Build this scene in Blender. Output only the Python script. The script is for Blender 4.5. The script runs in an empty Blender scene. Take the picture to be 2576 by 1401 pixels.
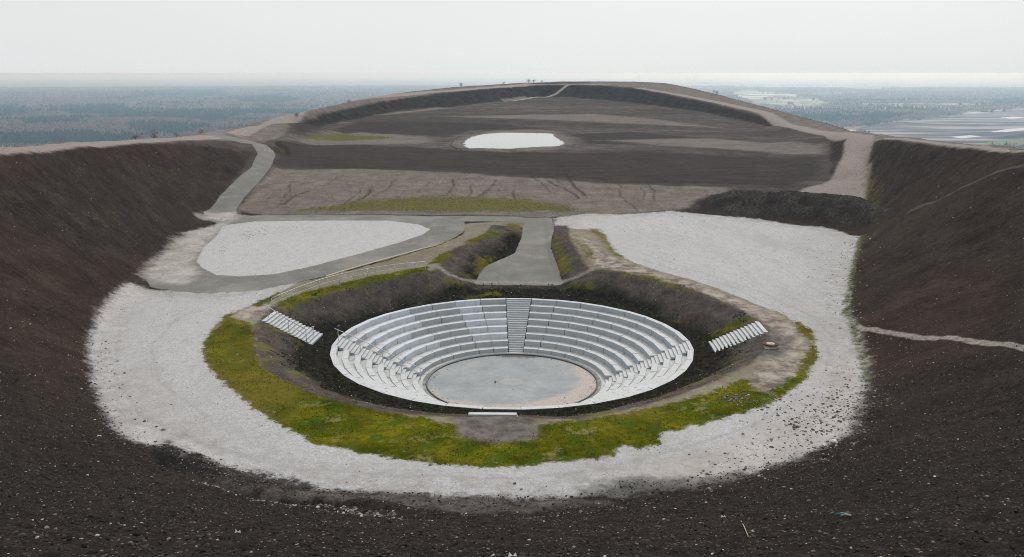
import bpy, math, random
import numpy as np
from mathutils import Vector
from mathutils.geometry import delaunay_2d_cdt
random.seed(7); rng = np.random.default_rng(11)
R_ = math.radians
sc = bpy.context.scene; COL = sc.collection

# ------------------------------------------------------------------ camera numbers
F, CX, CY = 2200.0, 1288.0, 700.5
PITCH = R_(13.22); HC = 26.5
cp, sp = math.cos(PITCH), math.sin(PITCH)
AC = (0.0, 73.0)                       # centre of the arena
PLAIN = -110.0

def ray(px, py):                       # direction per metre of forward distance
    u = (CY-py)/F; dx = (px-CX)/F
    dy = cp+sp*u; dz = -sp+cp*u
    return dx/dy, dz/dy
def PD(px, py, d):
    ax, az = ray(px, py); return (ax*d, d, HC+az*d)
def PZ(px, py, z):
    ax, az = ray(px, py); d = (z-HC)/az; return (ax*d, d, z)
INT_D = [100,127,160,190,252,262,300,340,400,440,520]
INT_Z = [6,6,9,10.4,10.7,11.8,13.6,14.2,15.2,15.6,16]
def PI_(px, py):
    ax, az = ray(px, py)
    d = np.linspace(100, 520, 4201); g = HC+az*d-np.interp(d, INT_D, INT_Z)
    k = np.argmax(g < 0); return (ax*d[k], d[k], HC+az*d[k])

# ------------------------------------------------------------------ noise
def _h(ix, iy, s):
    n = (ix.astype(np.int64)*374761393+iy.astype(np.int64)*668265263+s*1274126177) & 0xffffffff
    n = ((n ^ (n >> 13))*1103515245) & 0xffffffff
    n = ((n ^ (n >> 16))*2246822519) & 0xffffffff
    return ((n ^ (n >> 15)) & 0xffff)/65535.0
def vn(x, y, s=0):
    ix = np.floor(x); iy = np.floor(y); fx = x-ix; fy = y-iy
    fx = fx*fx*(3-2*fx); fy = fy*fy*(3-2*fy)
    a = _h(ix, iy, s); b = _h(ix+1, iy, s); c = _h(ix, iy+1, s); d = _h(ix+1, iy+1, s)
    return (a+(b-a)*fx)*(1-fy)+(c+(d-c)*fx)*fy
def fbm(x, y, s=0, o=3, g=.5):
    t = 0; a = 1; n = 0
    for i in range(o):
        t = t+a*vn(x*2**i+i*17.3, y*2**i-i*9.1, s+i); n += a; a *= g
    return t/n-.5

# ------------------------------------------------------------------ break lines of the spoil tip
lines = []
def L(pts, closed=False): lines.append((pts, closed))
toe = [PZ(x, y, 6.0) for x, y in [(515,545),(450,583),(385,640),(300,740),(232,850),(226,900),(243,970),(300,1090),(400,1165),(520,1215),
  (650,1262),(900,1295),(1240,1302),(1500,1280),(1760,1238),(1950,1183),(2100,1112),(2172,1010),(2187,920),(2152,840),(2128,780),(2143,700),(2167,600),(2185,575)]]
toe += [PI_(2180,520), PI_(2172,490), PD(2172,440,150), PD(2178,400,160), PD(2186,352,173)]
L(toe)
L([PI_(2085,480), PI_(2110,455), PD(2122,430,152), PD(2125,400,162), PD(2135,352,176)]); L([PI_(2050,478), PD(2075,452,152), PD(2088,425,160), PD(2090,395,174), PD(2095,362,192)])       # foot of the right hand track
crest_near = [(-54,80,19.2),(-54,60,20.3),(-50,38,21.8),(-40,18,23),(-20,4,24.3),(-6,1.0,24.8),(0,.8,24.9),(6,1.0,24.8),(20,4,24.3),(40,18,23),(50,38,21.8),(54,60,20.3),(53.5,80,19.3)]
cl = [PD(620,360,182),PD(540,352,175),PD(440,356,150),PD(300,364,128),PD(150,374,108),PD(0,385,94)]
cr = [PD(2576,381,92),PD(2450,371,110),PD(2300,358,137),PD(2200,350,160),PD(2190,348,168)]
L(cl+crest_near+cr)
outer_px = [(0,366,104),(200,356,128),(400,346,158),(511,333,196),(590,321,215),(700,293,235),(800,270,265),(900,248,300),(1000,233,335),(1100,222,372),(1200,214,410),
  (1300,208,440),(1400,205,462),(1500,204,468),(1600,205,450),(1680,209,425),(1740,221,385),(1800,235,350),(1900,262,300),(2000,288,265),(2080,310,235),(2130,325,205),
  (2200,334,180),(2300,345,152),(2450,361,124),(2576,373,102)]
outer = [PD(*p) for p in outer_px]+[(62,80,19.6),(62,60,20.4),(60,35,22),(45,8,23.4),(22,-8,24.5),(0,-10,25),(-22,-8,24.5),(-45,8,23.4),(-60,35,22),(-62,60,20.4),(-62,82,19.4)]
L(outer, True)
FT = [PI_(x, y) for x, y in [(790,322),(817,317),(917,297),(1025,276),(1141,270),(1240,258),(1357,244),(1440,246),(1523,253),(1648,267),(1772,284),(1856,303),(1950,322)]]
L(FT)
def crest_pt(px, py, sl=.5):           # crest that the bank reaches at its natural slope above the foot line
    ax, az = ray(px, py); P = np.array(FT); best = None
    for d in np.arange(200, 500, .5):
        x, y, z = ax*d, d, HC+az*d; bd, bz = 1e9, 0
        for a, b in zip(P[:-1], P[1:]):
            v = b[:2]-a[:2]; t = min(1, max(0, ((x-a[0])*v[0]+(y-a[1])*v[1])/(v@v))); q0 = a+(b-a)*t; dd = math.hypot(x-q0[0], y-q0[1])
            if dd < bd: bd, bz = dd, q0[2]
        if z-bz >= sl*bd: best = (x, y, z)
    return best
CRP = [crest_pt(*p) for p in [(817,286),(920,263),(1033,245),(1140,231),(1233,222),(1330,215),(1432,213),(1520,215),(1598,222),(1660,233),(1731,247),(1810,265),(1887,283)]]
L([PD(750,306,222)]+CRP+[PD(1964,314,252), PD(2092,338,205), PD(2135,341,182)])
# left road
L([PD(647,386,170),PD(598,448,150),PD(553,493,139),PZ(513,531,6.1)])
L([PD(584,327,204),PD(560,342,192),PD(640,358,181),PD(682,373,176),PD(692,390,173),PD(680,421,160),PD(642,459,149),PD(615,496,139),PZ(594,526,6.3)])
L([PD(511,336,190),PD(547,346,186),PD(632,362,176)])
free = []
for y, xs in {538:(640,780,900,1150,1400,1700),500:(660,900,1150,1400,1700,2100),430:(715,1000,1400,1800,1960),395:(720,1000,1400,1800,1960),375:(725,1000,1288,1600,1900,1990),
              345:(735,900,1100,1288,1450,1700,1950),325:(830,1000,1288,1500,1800,1950),300:(1000,1288,1500,1750),275:(1180,1400,1550)}.items():
    free += [PI_(x, y) for x in xs]
cen = np.array((0., 190.))
apron = []
ol = np.array(outer)
for i in range(len(ol)):
    a, b = ol[i-1][:2], ol[(i+1) % len(ol)][:2]
    t = b-a; n = np.array((-t[1], t[0])); n /= np.linalg.norm(n)
    v = ol[i][:2]-cen; v /= np.linalg.norm(v)
    if n@v < 0: n = -n
    n = n*.35+v*.65; n /= np.linalg.norm(n)
    h = ol[i][2]-PLAIN
    apron.append((*(ol[i][:2]+n*h*1.9), PLAIN))
    free.append((*(ol[i][:2]+n*5), ol[i][2]-1.6))
L(apron, True)
V, E = [], []
for pts, closed in lines:
    s = len(V); V += pts
    E += [(s+i, s+i+1) for i in range(len(pts)-1)]
    if closed: E.append((len(V)-1, s))
V += free
r = delaunay_2d_cdt([Vector(v[:2]) for v in V], E, [], 0, 1e-4)
tv = np.array([tuple(v) for v in r[0]]); tz = np.zeros(len(tv))
VA = np.array(V)
for i, o in enumerate(r[3]):
    if len(o): tz[i] = VA[o[0], 2]
    else:
        dd = np.hypot(VA[:,0]-tv[i,0], VA[:,1]-tv[i,1]); k = np.argsort(dd)[:2]; w = 1/(dd[k]+1e-3); tz[i] = (VA[k,2]*w).sum()/w.sum()
RX0, RY0, RS = -460.0, -340.0, .5
NX, NY = 1840, 2500
H = np.full((NY, NX), PLAIN, np.float32)
for f in r[2]:
    for k in range(1, len(f)-1):
        a, b, c = f[0], f[k], f[k+1]
        xs = tv[[a,b,c],0]; ys = tv[[a,b,c],1]
        i0 = max(0,int((xs.min()-RX0)/RS)); i1 = min(NX-1,int((xs.max()-RX0)/RS)+1)
        j0 = max(0,int((ys.min()-RY0)/RS)); j1 = min(NY-1,int((ys.max()-RY0)/RS)+1)
        if i1 < i0 or j1 < j0: continue
        gx, gy = np.meshgrid(RX0+np.arange(i0,i1+1)*RS, RY0+np.arange(j0,j1+1)*RS)
        D = (ys[1]-ys[2])*(xs[0]-xs[2])+(xs[2]-xs[1])*(ys[0]-ys[2])
        if abs(D) < 1e-9: continue
        l1 = ((ys[1]-ys[2])*(gx-xs[2])+(xs[2]-xs[1])*(gy-ys[2]))/D
        l2 = ((ys[2]-ys[0])*(gx-xs[2])+(xs[0]-xs[2])*(gy-ys[2]))/D
        l3 = 1-l1-l2; m = (l1 >= -1e-6)&(l2 >= -1e-6)&(l3 >= -1e-6)
        sub = H[j0:j1+1, i0:i1+1]; sub[m] = (l1*tz[a]+l2*tz[b]+l3*tz[c])[m]
kern = np.exp(-.5*(np.arange(-5,6)/2.0)**2); kern /= kern.sum()
def blur(A):
    P = np.pad(A, 5, mode='edge'); B = sum(kern[i]*P[:, i:i+A.shape[1]] for i in range(11))
    return sum(kern[i]*B[i:i+A.shape[0], :] for i in range(11))
H = blur(H)
def Hs(x, y):
    fx = np.clip((x-RX0)/RS, 0, NX-1.001); fy = np.clip((y-RY0)/RS, 0, NY-1.001)
    i = fx.astype(int); j = fy.astype(int); fx = fx-i; fy = fy-j
    return (H[j,i]*(1-fx)+H[j,i+1]*fx)*(1-fy)+(H[j+1,i]*(1-fx)+H[j+1,i+1]*fx)*fy

def seg_dist(x, y, line):              # distance to a polyline and the interpolated 3rd value
    best = np.full(x.shape, 1e9); val = np.zeros(x.shape); tt = np.zeros(x.shape); acc = 0
    for p, q in zip(line[:-1], line[1:]):
        vx, vy = q[0]-p[0], q[1]-p[1]; l2 = vx*vx+vy*vy+1e-12
        t = np.clip(((x-p[0])*vx+(y-p[1])*vy)/l2, 0, 1)
        d = np.hypot(x-p[0]-t*vx, y-p[1]-t*vy); m = d < best
        best = np.where(m, d, best)
        if len(p) > 2: val = np.where(m, p[2]+(q[2]-p[2])*t, val)
        tt = np.where(m, acc+t*math.sqrt(l2), tt); acc += math.sqrt(l2)
    return best, val, tt
berm = [PD(*p) for p in [(1738,515,136),(1790,488,134.5),(1850,474,133),(1950,480,129),(2050,488,126),(2150,503,121.5),(2230,522,117),(2300,541,111),(2345,552,104)]]
berm2 = [PD(*p) for p in [(1990,480,132.5),(2080,484,131),(2140,488,130),(2165,500,127),(2235,520,120)]]
RAMP_Y = [80,88.5,93,115,127]; RAMP_Z = [3.4,3.5,4.0,5.95,6.0]
rampL = [(-4.2,88),(-3.9,92),(-3.6,96),(-2.9,100),(-1.2,104),(0.1,107),(1.1,112),(1.6,120),(1.7,127)]
RC_A = [-180,-164,-146,-133,-110,-80,-70,-61,-44,-28,-21,0,20,35,45,56,71,86,97,107,131,145,160,171,180]
RC_R = [22.6,23.2,22.7,22.3,21.4,21.5,19.8,19.2,19.2,19.6,21.4,21.9,21.6,20.7,20.4,20.0,19.9,20.4,20.9,21.3,21.2,21.5,22.4,23.3,22.6]
def rcrest(dx, dy): return np.interp(np.degrees(np.arctan2(dx, dy)), RC_A, RC_R)
def Zb(x, y):                          # smooth terrain: tip, berm, arena hollow and ramp
    x = np.asarray(x, float); y = np.asarray(y, float)
    z = Hs(x, y)
    m = (x > 15)&(x < 75)&(y > 95)&(y < 150)
    if m.any():
        for bl, sl in ((berm, .62), (berm2, .5)):
            d, v, t = seg_dist(x[m], y[m], bl)
            w = (fbm(x[m]*.35, y[m]*.35, 5)+.1)*1.3+fbm(x[m]*1.1, y[m]*1.1, 6)*.9
            zz = z[m]; c = v+.15-np.sqrt((d*sl)**2+.08)+w*np.exp(-((d-3)/3.5)**2)
            z[m] = np.maximum(zz, c)
    dx, dy = x-AC[0], y-AC[1]; rr = np.hypot(dx, dy)
    m = rr < 60
    if m.any():
        xm, ym, rm = x[m], y[m], rr[m]
        wob = fbm(xm*.12+3, ym*.12, 21)*1.6
        rc = rcrest(dx[m], dy[m]); rq = np.where(rm > 16, 16+(rm-16)*5.9/(rc-16), rm); wob = wob*.45
        b = np.interp(rq+wob*np.clip((rm-16.3)/3,0,1), [0,7.6,8.4,15.1,15.5,16.0,17.2,21.3,22.3,24,60], [-.35,-.35,-.1,2.95,3.57,3.66,3.76,5.85,6.06,9,60])
        xl = np.interp(ym, [p[1] for p in rampL], [p[0] for p in rampL]); xr = np.interp(ym, [88,93,99,108,118,127], [5.9,5.3,4.6,4.1,4.4,4.6])
        out = np.maximum(np.maximum(xl-xm, xm-xr), 0)
        c = np.interp(ym, RAMP_Y, RAMP_Z)+np.where(xm < xl, .42, .5)*out
        c = np.where((ym < 127)&(ym > 88.0), c, 99)
        raise_ = .45*np.exp(-((out-4.5)/2.2)**2)*np.clip((ym-95)/6,0,1)*np.clip((122-ym)/8,0,1)
        z[m] = np.minimum(np.minimum(z[m]+raise_, b+np.where(rq > 23, 99, 0)), c)
    return z
def march(px, py):                     # point of the smooth terrain seen at a place of the survey picture
    ax, az = ray(px, py)
    d = np.concatenate([np.arange(4, 200, .1), np.arange(200, 620, .25)])
    g = HC+az*d-Zb(ax*d, d); k = np.argmax(g < 0)
    if g[k] >= 0: k = len(d)-1
    return (ax*d[k], d[k])
def W(*pts): return [march(*p) for p in pts]

# ------------------------------------------------------------------ zones of the surface, as world outlines
ZN = {}
ZN['gravel'] = [W((330,712),(290,742),(250,800),(232,850),(228,900),(240,960),(262,1020),(300,1085),(340,1115),(395,1130),(425,1112),(470,1150),(500,1145),(545,1178),(600,1190),(700,1213),(800,1230),(900,1237),(1000,1242),(1240,1250),
   (1400,1247),(1500,1235),(1560,1205),(1650,1208),(1760,1195),(1900,1180),(2050,1125),(2130,1085),(2160,1000),(2175,920),(2160,855),(2128,790),(2135,700),(2148,640),(2160,592),(2105,580),(1990,565),(1900,553),(1760,538),(1690,531),(1560,540),(1480,537),(1398,547),
   (1392,585),(1500,640),(1290,900),(700,800),(745,712),(650,729),(520,739),(400,737))]
ZN['dust'] = [W((2060,905),(2180,900),(2165,1000),(2140,1085),(2050,1125),(1900,1185),(1760,1222),(1640,1215),(1560,1200),(1660,1160),(1800,1130),(1950,1060),(2040,990)),
              W((600,546),(560,575),(505,635),(494,660),(505,690),(440,705),(372,702),(352,690),(400,640),(430,610),(470,583),(520,570)),
              W((400,738),(330,712),(290,742),(250,800),(262,830),(300,780),(360,750))]
ZN['isle'] = [W((1395,570),(1450,575),(1500,580),(1524,590),(1539,629),(1590,659),(1665,684),(1740,704),(1816,729),(1891,759),(1967,790),(2020,822),(2048,850),(2053,890),(2030,940),(1990,985),(1960,1005),(1900,1030),(1800,1057),(1700,1082),(1662,1090),(1655,1115),(1610,1128),(1565,1115),(1540,1148),(1430,1160),
   (1300,1174),(1180,1173),(1080,1165),(985,1150),(900,1135),(800,1115),(755,1090),(660,1040),(600,992),(548,945),(517,900),(512,860),(538,820),(575,795),(640,765),(700,738),(745,713),(860,686),(990,652),(1090,622),(1165,590),(1172,562),(1318,560),(1330,700))]
ZN['moss'] = [W((575,798),(545,825),(512,868),(520,905),(550,948),(600,990),(660,1040),(755,1090),(800,1115),(900,1135),(985,1150),(1080,1165),(1180,1173),(1300,1174),(1430,1160),(1540,1148),(1565,1115),(1610,1128),(1655,1115),(1662,1090),(1800,1057),(1900,1030),(1960,1000),(1900,985),(1870,955),(1800,985),(1700,1015),(1560,1045),(1440,1060),
   (1350,1075),(1340,1110),(1160,1105),(1140,1068),(1030,1045),(900,1015),(800,985),(700,945),(650,915),(640,870),(640,820)),
   W((690,765),(760,738),(860,712),(960,690),(1075,670),(1078,684),(960,703),(860,727),(770,758),(715,775)),
   W((1075,665),(1110,640),(1130,630),(1150,640),(1110,662)), 
   W((1180,605),(1230,588),(1240,594),(1190,615)),
   W((2000,808),(2040,830),(2050,862),(2020,840)), W((2045,870),(2058,890),(2020,955),(1960,1000),(1940,985),(2000,945)),
   W((1800,830),(1880,795),(1890,803),(1850,825)), W((560,800),(590,785),(575,800)), W((640,765),(700,738),(704,742),(648,772))]
ZN['path'] = [W((1440,590),(1480,600),(1530,640),(1590,664),(1660,688),(1740,709),(1820,735),(1895,765),(1960,795),(2010,828),(2040,860),(2045,900),(2020,945),(1960,990),(1900,975),(1870,960),(1920,905),(1945,870),(1930,830),(1893,806),(1866,786),(1791,750),(1715,720),(1640,700),(1570,687),(1504,674),(1475,640)),
   W((560,800),(640,765),(700,742),(690,775),(650,800),(600,812))]
ZN['road'] = [W((511,337),(546,329),(582,325),(556,337),(575,343),(643,357),(680,373),(693,390),(681,421),(649,459),(615,496),(594,526),(596,548),(664,540),(855,540),(1146,543),(1316,547),(1388,547),(1394,578),(1384,619),(1403,673),(1416,716),
   (1194,715),(1206,690),(1221,669),(1262,652),(1295,636),(1312,598),(1318,561),(1167,557),(1173,569),(1163,586),(1125,607),(1088,621),(980,652),(855,684),(731,715),(648,729),(523,738),(440,736),(380,722),(365,703),(430,690),(500,640),(545,560),(513,543),(513,531),(543,510),(553,493),(598,448),(632,421),(649,386),(632,362),(560,347))]
ZN['drop'] = [W((569,566),(640,557),(772,555),(980,555),(1055,565),(1083,577),(1063,590),(1001,611),(897,640),(772,673),(689,690),(606,695),(544,692),(507,673),(494,657),(511,623),(540,598),(561,569))]
ZN['pale'] = [W((690,420),(900,425),(1150,435),(1300,445),(1500,460),(1700,468),(1850,472),(1750,505),(1720,528),(1400,545),(1150,540),(640,538),(600,528),(625,495),(660,450)),
   W((0,367),(200,357),(400,347),(511,334),(582,323),(700,295),(800,272),(900,250),(1000,235),(1100,224),(1200,216),(1300,210),(1432,211),(1330,215),(1233,221),(1140,230),(1033,244),(920,262),(817,285),(740,305),(720,330),(700,350),(640,356),(540,352),(440,356),(300,364),(150,374),(0,385)),
   W((1432,211),(1500,206),(1600,207),(1680,211),(1740,223),(1800,237),(1900,264),(2000,290),(2080,312),(2130,327),(2200,336),(2300,347),(2450,363),(2576,375),(2576,381),(2450,371),(2300,358),(2190,348),(2130,343),(2092,336),(1964,313),(1887,281),(1810,263),(1731,245),(1598,220),(1520,214)),
   W((940,290),(1000,282),(1100,270),(1140,272),(1020,284)), W((1260,250),(1320,242),(1330,247),(1270,256))]
ZN['green'] = [W((740,525),(860,508),(1000,495),(1200,490),(1330,495),(1450,515),(1480,533),(1300,538),(1000,535),(740,535)),
   W((2170,400),(2200,390),(2205,440),(2220,500),(2190,512),(2165,490)), W((2195,355),(2215,352),(2200,400),(2185,400)),
   W((740,342),(900,338),(1000,345),(980,350),(760,347)),W((700,352),(722,360),(724,380),(700,385)),
   W((1380,600),(1400,580),(1410,640),(1440,680),(1410,690)), W((2110,760),(2130,750),(2160,640),(2175,600),(2150,700),(2150,800),(2130,810)),
   W((1680,535),(1760,542),(1720,556),(1695,550))]
ZN['pond'] = [W((1166,366),(1172,352),(1185,344),(1220,335),(1270,331),(1330,331),(1392,334),(1397,344),(1410,352),(1421,361),(1405,368),(1340,371),(1280,375),(1180,374))]
ZN['shore'] = [W((1110,365),(1160,340),(1240,326),(1400,326),(1450,345),(1460,362),(1400,378),(1280,384),(1160,380))]
_r = random.Random(5); RL = []
for k_ in range(22):                    # rills of the weathered crust, each a wandering line that runs down and joins others
    px_, py_ = 720+k_*44+_r.uniform(-45,45), _r.uniform(432,480); q_ = [(px_, py_)]; dr_ = _r.uniform(-1.1, -.2) if px_ < 1250 else _r.uniform(.2, 1.4)
    for j_ in range(_r.randint(4,9)):
        px_ += (dr_+_r.uniform(-.7,.7))*9; py_ += _r.uniform(3,10); q_.append((px_, min(py_, 532)))
    RL.append((W(*q_), _r.choice([.12,.17,.22,.32])))
ZN['field'] = [W((705,355),(900,362),(1150,378),(1450,386),(1600,380),(2060,396),(2060,440),(2000,470),(1850,468),(1500,456),(1150,430),(700,416)), W((745,310),(900,305),(1150,308),(1400,322),(1180,328),(1130,345),(900,335),(740,338)), W((1440,336),(1600,332),(1820,352),(1700,364),(1480,362))]
ZN['band'] = [[PD(750,306,222)[:2]]+[p[:2] for p in CRP]+[PD(1964,314,252)[:2]]+[p[:2] for p in FT[:0:-1]]]
ZN['bankmoss'] = [W((1470,572),(1512,574),(1530,600),(1560,645),(1540,640),(1505,600)), W((1450,598),(1475,612),(1500,640),(1480,640)), W((1075,668),(1110,640),(1135,628),(1150,640),(1120,662)), W((1150,612),(1200,592),(1255,574),(1265,590),(1190,614)), W((1190,640),(1245,648),(1222,690),(1195,690)), W((1385,590),(1400,585),(1425,640),(1448,680),(1412,695),(1388,640)),
   W((1440,600),(1480,625),(1505,655),(1470,650)), W((1150,745),(1250,730),(1260,742),(1180,752)), W((1785,838),(1885,793),(1897,803),(1850,835),(1800,852)), W((1180,707),(1240,700),(1200,722)),
   W((690,772),(760,744),(860,718),(960,696),(1075,672),(1082,686),(960,708),(860,733),(770,764),(715,782)), W((1265,562),(1316,562),(1312,580),(1270,574)), W((1440,715),(1480,705),(1490,720),(1450,728)), W((1550,690),(1640,690),(1760,735),(1740,738),(1620,700))]
ZN['green'] = ZN['green'][:5]; ZN['patch'] = [W((1450,1236),(1490,1214),(1560,1199),(1640,1194),(1730,1205),(1748,1225),(1640,1241),(1540,1248))]; ZN['apron'] = [W((640,1228),(800,1240),(1000,1250),(1240,1258),(1450,1252),(1520,1262),(1240,1290),(1000,1284),(800,1270),(650,1250)), W((360,1120),(440,1160),(520,1195),(640,1225),(640,1245),(500,1205),(400,1165))]
ZN['trod'] = [W((1145,1052),(1350,1052),(1342,1105),(1250,1116),(1160,1100)), W((1900,800),(1990,860),(1960,900),(1890,900))]
ZN['shore'] += [W((1480,352),(1800,346),(2090,358),(2105,380),(1700,370)), W((1050,292),(1500,285),(1900,322),(1700,318),(1300,300)), W((720,345),(900,330),(1100,345),(1100,362),(740,360))]
def off_(p, k):
    v = np.array(p[:2])-np.array((5., 270.)); v /= np.linalg.norm(v); return tuple(np.array(p[:2])+v*k)
STRIP = {'track': [(W((2160,345),(2162,372),(2152,400),(2138,430),(2110,465),(2060,481),(1990,485)), 2.6), (W((2150,440),(2140,480),(2130,492)), 2.4),
                   
                   (W((1095,668),(1130,690),(1165,703),(1200,706)), .5),(W((1412,708),(1450,695),(1490,672)), .45), (W((2040,790),(2080,800),(2120,808)), .35),
                   (W((600,548),(560,543),(520,547)), 1.6), ([(-40,4),(-52,24),(-57.5,45),(-58.5,65),(-57.5,85)]+W((0,377),(200,363),(400,351),(545,344)), 1.9), (W((1964,310),(2092,338),(2160,346)), 1.5), (W((2160,346),(2300,352),(2576,378))+[(57,80),(57.5,60),(54,36)], .6), (W((600,336),(700,310))+[off_(p, 6) for p in CRP[:8]], 2.4), ([off_(p, 4) for p in CRP[8:]]+W((1964,309)), 1.8)],
         'trail': [(W((2040,790),(2090,800),(2130,812),(2170,828),(2250,840),(2400,856),(2576,872),(2700,890),(2850,920)), .24), (W((1543,662),(1548,690),(1552,722)), .1),
             (W((1432,213),(1400,236),(1350,244),(1290,254)), .9)],
         'verge': [(W((2172,590),(2152,650),(2142,700),(2130,750),(2130,790),(2147,830),(2168,900),(2184,960)), .75), (W((450,590),(400,645),(345,700)), .5), (W((1800,1215),(1900,1190),(2000,1150)), .35),
             (W((1500,580),(1525,610),(1555,642),(1600,668),(1660,690),(1750,714),(1850,745),(1950,781),(2020,820),(2048,850),(2053,890),(2030,940),(1990,985)), .3), (W((1400,545),(1500,536),(1600,533)), .3), (W((570,557),(700,552),(900,551)), .3), (W((1320,565),(1325,580)), .3), (W((1735,520),(1800,535)), .4)],
         'scuff': [(W((1095,668),(1130,690),(1165,704),(1205,709),(1300,711),(1414,711)), .4), (W((1414,711),(1450,698),(1492,676)), .35)], 'faint': [(W((2760,365),(2680,385),(2576,418),(2440,467),(2330,512),(2285,532)), .25)],
         'verge2': [(W((569,566),(540,598),(513,623),(496,655)), .25)],
         'rut': [(W(*p), w) for p, w in [(((1480,620),(1600,650),(1850,725),(2000,800),(2080,870),(2110,960)), .14),(((1560,620),(1700,665),(1900,730),(2050,800),(2100,850)), .14),(((1420,560),(1600,575),(1900,640),(2100,700)), .12),(((260,1000),(330,1060),(450,1100),(700,1170),(1000,1200),(1300,1205),(1560,1175)), .13),(((300,830),(290,950),(360,1050),(520,1120),(800,1190)), .13),(((600,750),(450,800),(380,870),(400,960),(520,1050)), .12),(((2000,1010),(1900,1070),(1750,1120),(1550,1170)), .13),
            (((640,632),(700,612),(800,618),(820,638),(740,655),(650,645),(640,632)), .1),(((600,635),(700,600),(850,610),(870,640),(740,670),(620,655),(600,635)), .08),(((1500,560),(1700,600),(1950,660),(2100,760)), .1)]],
         'rill': RL,
         'wet': [(W((400,1140),(520,1178),(650,1205),(760,1225)), 1.1)]}

def polysd(x, y, poly, cap=6.0):       # signed distance, positive inside
    P = np.array(poly); out = np.full(x.shape, -cap)
    m = (x > P[:,0].min()-cap)&(x < P[:,0].max()+cap)&(y > P[:,1].min()-cap)&(y < P[:,1].max()+cap)
    if not m.any(): return out
    X, Y = x[m], y[m]; d = np.full(X.shape, 1e9); ins = np.zeros(X.shape, bool)
    for i in range(len(P)):
        ax, ay = P[i-1]; bx, by = P[i]; vx, vy = bx-ax, by-ay
        t = np.clip(((X-ax)*vx+(Y-ay)*vy)/(vx*vx+vy*vy+1e-12), 0, 1)
        d = np.minimum(d, (X-ax-t*vx)**2+(Y-ay-t*vy)**2)
        if by != ay:
            c = ((ay > Y) != (by > Y)) & (X < vx*(Y-ay)/vy+ax); ins ^= c
    out[m] = np.clip(np.where(ins, 1, -1)*np.sqrt(d), -cap, cap)
    return out
def zone(name, x, y):
    o = np.full(x.shape, -6.0)
    for p in ZN.get(name, []): o = np.maximum(o, polysd(x, y, p))
    for ln, w in STRIP.get(name, []):
        P = np.array(ln); m = (x > P[:,0].min()-6)&(x < P[:,0].max()+6)&(y > P[:,1].min()-6)&(y < P[:,1].max()+6)
        if m.any(): o[m] = np.maximum(o[m], np.clip(w-seg_dist(x[m], y[m], ln)[0], -6, 6))
    return o
groove = W((395,1150),(470,1190),(560,1225),(650,1255),(800,1282),(1000,1300),(1200,1306))
rills = [(W((1290,222),(1310,232),(1345,243)), .9), (W((1230,224),(1262,236),(1290,248)), .7), (W((1170,233),(1215,250)), .6), (W((1060,245),(1100,258)), .7), (W((910,262),(955,282)), .9),
         (W((1377,217),(1377,236)), .8), (W((705,360),(716,372),(716,388)), .8), (W((1100,240),(1140,256)), .6)]
def Zt(x, y, sd=None):                 # terrain with its roughness
    z = Zb(x, y)
    if sd is None: sd = {k: zone(k, x, y) for k in ('gravel','isle','road','drop','pond')}
    dx, dy = x-AC[0], y-AC[1]; rr = np.hypot(dx, dy)
    flat = np.clip(np.maximum.reduce([sd['gravel'], sd['isle'], sd['drop'], sd['road']*2])/1.5+.3, 0, 1)
    ro = np.clip((sd['road']+.2)/.6, 0, 1); pond = np.clip((sd['pond']+.5)/1.5, 0, 1)
    far = np.hypot(x, y)
    slope = fbm(x*.16, y*.16, 31, 4)*.75+fbm(x*.9, y*.9, 41, 3)*.28
    ang = np.arctan2(dx, dy)
    slope += (vn(ang*38+vn(x*.1,y*.1,9)*2, rr*.06, 55)-.5)*.07
    slope = slope*np.where((y > 126), .42, 1.)
    low = fbm(x*.15, y*.15, 61, 3)*.22+fbm(x*1.3, y*1.3, 71, 2)*.05
    am = slope*(1-flat)+low*flat
    am += np.clip((60-far)/50, 0, 1)*(1-flat)*(np.abs(fbm(x*2.6, y*2.6, 81, 3))*-.28+.04)
    bowl = np.clip((22.5-rr)/2, 0, 1)*np.clip((rr-15.8)/1.2, 0, 1); am = am*(1-bowl)+bowl*(fbm(x*.5, y*.5, 91, 4)*.25+fbm(x*2.5, y*2.5, 92, 2)*.07)
    am = am*(1-ro)*(1-pond)*np.where(rr < 15.9, 0, 1)
    z = z+am
    m = (y < 70)&(x < 5)&(x > -40)
    if m.any():
        d, _, _ = seg_dist(x[m], y[m], groove); z[m] += -.55*np.exp(-(d/.45)**2)+.22*np.exp(-((d-1.3)/.6)**2)
    for ln, w in rills:
        P = np.array(ln); m = (x > P[:,0].min()-8)&(x < P[:,0].max()+8)&(y > P[:,1].min()-8)&(y < P[:,1].max()+8)
        if m.any(): z[m] -= 1.0*np.exp(-(seg_dist(x[m], y[m], ln)[0]/w)**2)
    for (ax, ay, az), (bx, by, bz) in (((-20.95,72.95,6.02),(-17.15,73.1,3.95)),((20.65,69.6,6.05),(17.1,70.75,3.95)),((-1.2,50.45,6.13),(-.95,54.3,3.95))):
        L2 = math.hypot(bx-ax, by-ay); ux, uy = (bx-ax)/L2, (by-ay)/L2; al = (x-ax)*ux+(y-ay)*uy; ac = np.abs((y-ay)*ux-(x-ax)*uy)
        m = (ac < 1.6)&(al > -.15)&(al < L2+.2); z[m] = np.minimum(z[m], az+(bz-az)*np.clip(al[m]/L2, 0, 1)-.17+np.clip(-al[m]-.1, 0, 1)*.1)
    m = sd['pond'] > -3
    if m.any(): z[m] = np.where(sd['pond'][m] > 0, 10.2, np.maximum(z[m]*.5+5.36, 10.62)*np.clip(-sd['pond'][m]/3,0,1)+10.5*(1-np.clip(-sd['pond'][m]/3,0,1)))
    return z

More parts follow.
